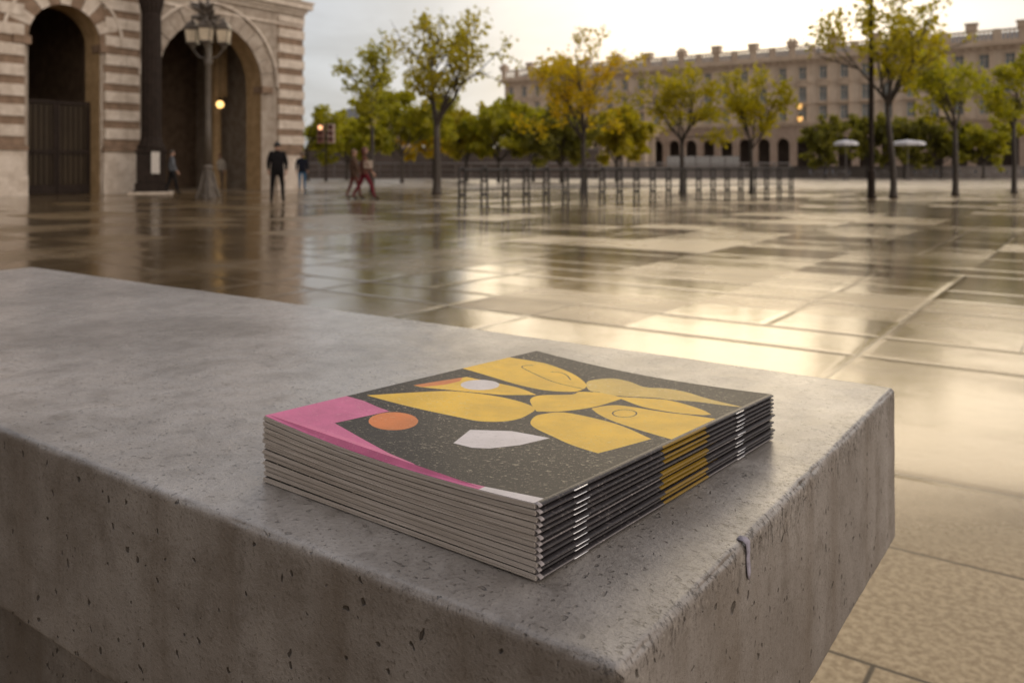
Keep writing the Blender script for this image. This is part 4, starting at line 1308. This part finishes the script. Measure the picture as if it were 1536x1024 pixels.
q = MB(); q.tube([(-0.05, 0.035, 0.93), (LN + 0.05, 0.035, 0.95)], 0.036, 8); q.build("top_rail", m_barr, bar)
q = MB(); q.tube([(-0.05, 0.035, 0.45), (LN + 0.05, 0.035, 0.45)], 0.016, 6); q.build("middle_rail", m_barr, bar)

# ------------------------------------------------------------------ people
m_skin = simple("skin", (0.42, 0.25, 0.18), 0.55, 0.1, 10)
m_hair = simple("dark_hair", (0.025, 0.018, 0.014), 0.5, 0.3, 60)


def make_person(label, loc, heading, cols, height=1.75, stride=0.0, arms=0.0, hairlong=False, stance=0.0, coat=0.0):
    """cols = (top, trousers, shoes, hair); heading turns the figure, which faces +y; stride in metres"""
    root = thing("person", label, "person", loc, heading)
    k = height / 1.75
    s = stride
    V_, E_, Rr = [], [], []

    def add(p, r, parent=None):
        V_.append(Vector(p) * k); Rr.append((r[0] * k, r[1] * k) if isinstance(r, tuple) else (r * k, r * k))
        if parent is not None: E_.append((parent, len(V_) - 1))
        return len(V_) - 1
    wv = 0.012 + coat
    pel = add((0, 0, 0.94), (0.155 + wv, 0.115 + wv))
    wst = add((0, 0.0, 1.10), (0.145 + wv, 0.105 + wv), pel)
    chs = add((0, 0.0, 1.30), (0.175 + wv, 0.12 + wv), wst)
    nk0 = add((0, -0.01, 1.455), (0.085, 0.07), chs)
    nk1 = add((0, 0.0, 1.53), 0.056, nk0)
    h0 = add((0, 0.015, 1.595), (0.072, 0.085), nk1)
    h1 = add((0, 0.01, 1.67), (0.080, 0.10), h0)
    h2 = add((0, 0.0, 1.725), (0.055, 0.07), h1)
    add((0, 0.115, 1.615), (0.012, 0.012), h0)            # nose
    for sx in (-1, 1):
        add((sx * 0.082, -0.005, 1.63), 0.014, h0)       # ears
        sw = arms * sx
        sh = add((sx * 0.185, -0.005, 1.42), 0.068 + coat * 0.5, chs)
        elb = add((sx * 0.245, -0.02 + sw * 0.55, 1.15), 0.052 + coat * 0.5, sh)
        wr = add((sx * 0.245, 0.06 + sw, 0.92), 0.034, elb)
        pm = add((sx * 0.240, 0.085 + sw * 1.15, 0.85), (0.022, 0.036), wr)
        for f, (dy, ln) in enumerate(((-0.03, 0.075), (-0.01, 0.085), (0.01, 0.08), (0.03, 0.062))):
            f1 = add((sx * 0.238, 0.092 + dy + sw * 1.2, 0.85 - ln * 0.55), 0.0095, pm)
            add((sx * 0.222, 0.10 + dy + sw * 1.22, 0.85 - ln), 0.0085, f1)
        th = add((sx * 0.215, 0.125 + sw * 1.15, 0.855), 0.011, pm); add((sx * 0.212, 0.135 + sw * 1.15, 0.815), 0.0095, th)
        st = s * sx
        hip = add((sx * (0.095 + stance * 0.3), st * 0.06, 0.87), (0.098, 0.10), pel)
        kn = add((sx * (0.10 + stance * 0.7), st * 0.55 + 0.03, 0.49 + (0.03 if st < 0 else 0)), 0.066, hip)
        ank = add((sx * (0.10 + stance), st * (0.95 if st > 0 else 1.15), 0.09 + (0.06 if st < -0.05 else 0)), 0.045, kn)
        toe = add((sx * (0.115 + stance), st * (0.95 if st > 0 else 1.1) + 0.15, 0.045 - (0.01 if st < -0.05 else 0)), (0.042, 0.036), ank)
    me = bpy.data.meshes.new("body")
    me.from_pydata([p[:] for p in V_], E_, [])
    ob = bpy.data.objects.new("body", me); C.objects.link(ob)
    sk = ob.modifiers.new("skin", "SKIN"); sk.use_smooth_shade = True
    lay = me.skin_vertices[0].data
    for i_, r in enumerate(Rr): lay[i_].radius = r
    lay[0].use_root = True
    sb = ob.modifiers.new("sub", "SUBSURF"); sb.levels = sb.render_levels = 2
    dg = bpy.context.evaluated_depsgraph_get()
    m2 = bpy.data.meshes.new_from_object(ob.evaluated_get(dg))
    bpy.data.objects.remove(ob)
    zmin = min(v.co.z for v in m2.vertices)
    for v in m2.vertices: v.co.z -= zmin
    topm, legm, shoem = [simple(nm, c, 0.85, 0.3, 9.0, spec=0.1) for nm, c in (("jacket_cloth", cols[0]), ("trouser_cloth", cols[1]), ("shoe_leather", cols[2]))]
    m2.materials.clear()
    for mm in (m_skin, topm, legm, shoem): m2.materials.append(mm)
    for p in m2.polygons:
        c = p.center / k
        hand = abs(c.x) > 0.19 and c.z < 0.93 and c.z > 0.6
        p.material_index = 0 if (c.z > 1.51 or hand) else (1 if (c.z > 0.93 - coat * 5 or (abs(c.x) > 0.2 and c.z > 0.6)) else (3 if c.z < 0.10 else 2))
        p.use_smooth = True
    body = bpy.data.objects.new("body", m2); C.objects.link(body); body.parent = root
    hz = MB()
    n, m_ = 14, 8
    for i_ in range(m_ + 1):
        t_ = math.pi * 0.62 * i_ / m_
        for j_ in range(n):
            a = 2 * math.pi * j_ / n
            front = max(0.0, math.sin(a))
            tt = t_ * (1 - 0.42 * front)
            hz.v.append(((0.092 * math.sin(tt) * math.cos(a)) * k, (-0.005 + 0.112 * math.sin(tt) * math.sin(a)) * k, (1.655 + 0.115 * math.cos(tt) - (0.10 * (1 - front) * (i_ / m_) ** 3 if hairlong else 0)) * k - zmin))
    for i_ in range(m_):
        for j_ in range(n):
            hz.f.append((i_ * n + j_, (i_ + 1) * n + j_, (i_ + 1) * n + (j_ + 1) % n, i_ * n + (j_ + 1) % n)); hz.m.append(0)
    hr = hz.build("hair", simple("hair", cols[3], 0.5, 0.3, 60), root, smooth=True)
    sd = hr.modifiers.new("thick", "SOLIDIFY"); sd.thickness = 0.008
    # face: eyes and mouth
    fc = MB()
    for sx in (-1, 1): fc.ball((sx * 0.032 * k, 0.098 * k, 1.645 * k - zmin), 0.010 * k, 8)
    fc.box(-0.022 * k, 0.022 * k, 0.088 * k, 0.098 * k, 1.572 * k - zmin, 1.579 * k - zmin)
    fc.build("face", m_hair, root)
    return root


BLK = (0.012, 0.011, 0.012)
make_person("person in black jacket and trousers standing with back turned, before the striped corner", px(416, 24.3), R(12), (BLK, BLK, BLK, (0.012, 0.01, 0.009)), 1.76, 0.05, 0.02, stance=0.06, coat=0.03)
make_person("person in dark navy jacket and blue jeans walking at the building's corner", px(453, 37.0), R(8), ((0.014, 0.016, 0.026), (0.05, 0.13, 0.24), (0.03, 0.025, 0.02), (0.07, 0.045, 0.03)), 1.72, 0.08, 0.05, coat=0.02)
make_person("person in burgundy trousers striding right with a brown top, front of the couple", px(547, 26.2), R(-78), ((0.14, 0.065, 0.05), (0.14, 0.02, 0.03), (0.03, 0.015, 0.015), (0.10, 0.03, 0.02)), 1.66, 0.34, 0.18, hairlong=True, coat=0.015)
bag = thing("shoulder_bag", "small pale bag carried by the person in burgundy trousers", "bag", px(552.5, 26.0, 0.98))
q = MB(); q.box(-0.13, 0.13, -0.05, 0.05, 0.0, 0.24); q.build("body", simple("pale_canvas", (0.42, 0.34, 0.28), 0.8, 0.2, 12), bag, bevel=0.02)
q = MB(); q.tube([(-0.10, 0, 0.24), (-0.07, 0, 0.42), (0.0, 0, 0.50), (0.07, 0, 0.42), (0.10, 0, 0.24)], 0.012, 6); q.build("strap", m_bark, bag)
make_person("person in brown coat walking half hidden behind the burgundy trousers", px(531, 27.0), R(-70), ((0.12, 0.075, 0.055), (0.15, 0.06, 0.05), (0.04, 0.025, 0.02), (0.16, 0.09, 0.055)), 1.60, 0.22, 0.12, coat=0.035)
make_person("person in grey jacket stepping out beside the pedestal of the iron column", px(258, 32.3), R(-60), ((0.14, 0.15, 0.17), (0.018, 0.017, 0.018), BLK, (0.05, 0.035, 0.025)), 1.70, 0.20, 0.10)
make_person("person in pale top standing inside the wide archway behind the lamp post", px(330, 41.0), R(170), ((0.42, 0.38, 0.33), (0.10, 0.08, 0.07), BLK, (0.12, 0.07, 0.04)), 1.72, 0.04, 0.02)

# ------------------------------------------------------------------ traffic light far left
tl = thing("traffic_light", "far traffic light with two heads, the left one lit pale orange", "traffic light", px(489, 66))
m_tl = simple("signal_housing", (0.25, 0.14, 0.11), 0.5, 0.2, 6)
m_tl2 = simple("signal_shield", (0.45, 0.33, 0.28), 0.5, 0.2, 6)
m_on = simple("lit_signal", (0.9, 0.6, 0.4), 0.4, 0.05, 3, emit=((1.0, 0.50, 0.24), 1.6))
m_off = simple("unlit_signal", (0.16, 0.05, 0.04), 0.3, 0.2, 3)
q = MB(); q.lathe([(0.12, 0), (0.12, 0.2), (0.07, 0.25), (0.06, 4.6)], 10); q.build("pole", m_iron, tl)
for sg, lit in ((-1, True), (1, False)):
    q = MB(); q.box(sg * 0.40 - 0.27, sg * 0.40 + 0.27, -0.2, 0.2, 3.0, 4.5); q.box(sg * 0.05, sg * 0.14, -0.05, 0.05, 3.6, 3.75)
    h_ = q.build("signal_head", m_tl if lit else m_tl2, tl, bevel=0.03)
    for j in range(3):
        q = MB(); q.ball((sg * 0.40, -0.2, 3.27 + 0.48 * j), 0.19, 12, sq=(1, 0.35, 1)); q.build("lens", m_on if (lit and j == 2) else m_off, h_, smooth=True)
        q = MB()
        for a in range(9):
            b_ = math.pi * a / 8
            q.v += [(sg * 0.40 + 0.21 * math.cos(b_), -0.2, 3.27 + 0.48 * j + 0.21 * math.sin(b_)), (sg * 0.40 + 0.21 * math.cos(b_), -0.42, 3.27 + 0.48 * j + 0.18 * math.sin(b_))]
        for a in range(8): q.f.append((2 * a, 2 * a + 1, 2 * a + 3, 2 * a + 2)); q.m.append(0)
        q.build("hood", m_iron, h_)

# ------------------------------------------------------------------ terrace parasols, tables and chairs
m_canvas = simple("white_canvas", (0.62, 0.62, 0.66), 0.7, 0.08, 3)
for p, d, wd, lab in ((1269, 76, 1.05, "small white terrace parasol left of the slim mast"), (1362, 76, 1.45, "larger white terrace parasol right of the leaning trunk")):
    o_ = thing("parasol", lab, "parasol", px(p, d), 0.3, "white parasols on the terrace")
    q = MB(); q.lathe([(0.05, 3.62), (wd * 0.7, 3.50), (wd, 3.36), (wd, 3.12), (wd - 0.03, 3.12), (wd - 0.03, 3.32), (0.05, 3.52)], 8); q.build("canopy", m_canvas, o_)
    q = MB(); q.lathe([(0.3, 0), (0.3, 0.08), (0.035, 0.1), (0.03, 3.7)], 8); q.build("pole", m_grey, o_)
m_chair = simple("cafe_chair_paint", (0.26, 0.27, 0.31), 0.5, 0.2, 6)
m_table = simple("cafe_table_top", (0.36, 0.36, 0.38), 0.4, 0.2, 6)
tb = []
spots = [(1228, 83.5), (1262, 82.5), (1325, 83.0), (1385, 82.5), (1418, 83.2), (1452, 82.4), (1490, 83.0), (1524, 82.6)]
TL = ["cafe table on the terrace, leftmost, by the last palace arches", "cafe table under the small parasol", "cafe table between the mast and the larger parasol", "cafe table just right of the larger parasol", "cafe table left of the broad green tree's trunk",
      "cafe table right of the broad green tree's trunk", "cafe table second from the picture's right edge", "cafe table nearest the picture's right edge"]
tproto = cproto = None
for i_, (p, d) in enumerate(spots):
    loc = px(p, d)
    if tproto is None:
        tproto = thing("cafe_table", TL[0], "table", loc, 0, "cafe tables on the terrace")
        q = MB(); q.lathe([(0.42, 0.72), (0.43, 0.75), (0.42, 0.76)], 14); q.build("table_top", m_table, tproto)
        q = MB(); q.lathe([(0.25, 0), (0.25, 0.03), (0.04, 0.05), (0.035, 0.715)], 10); q.build("pedestal", m_grey, tproto)
    else:
        c_ = copy_tree(tproto); c_.location = loc; c_["label"] = TL[i_]
    for sg in (-1, 1):
        lab = ("chair on the left of the " if sg < 0 else "chair on the right of the ") + TL[i_].replace(", leftmost, by", " by")
        if cproto is None:
            cproto = thing("cafe_chair", lab, "chair", loc + Vector((sg * 0.62, 0.1, 0)), R(90) * sg, "cafe chairs on the terrace")
            q = MB(); q.box(-0.21, 0.21, -0.21, 0.21, 0.43, 0.46); q.build("seat", m_chair, cproto)
            q = MB(); q.box(-0.21, 0.21, -0.21, -0.18, 0.56, 0.88); q.build("backrest", m_chair, cproto)
            for lx_, ly_ in ((-0.19, -0.19), (0.19, -0.19), (-0.19, 0.19), (0.19, 0.19)):
                q = MB(); q.tube([(lx_, ly_, 0), (lx_, ly_, 0.56 if ly_ < 0 else 0.43)], 0.016, 6); q.build("leg", m_grey, cproto)
        else:
            c_ = copy_tree(cproto); c_.location = loc + Vector((sg * 0.62, 0.1, 0)); c_.rotation_euler.z = R(90) * sg; c_["label"] = lab
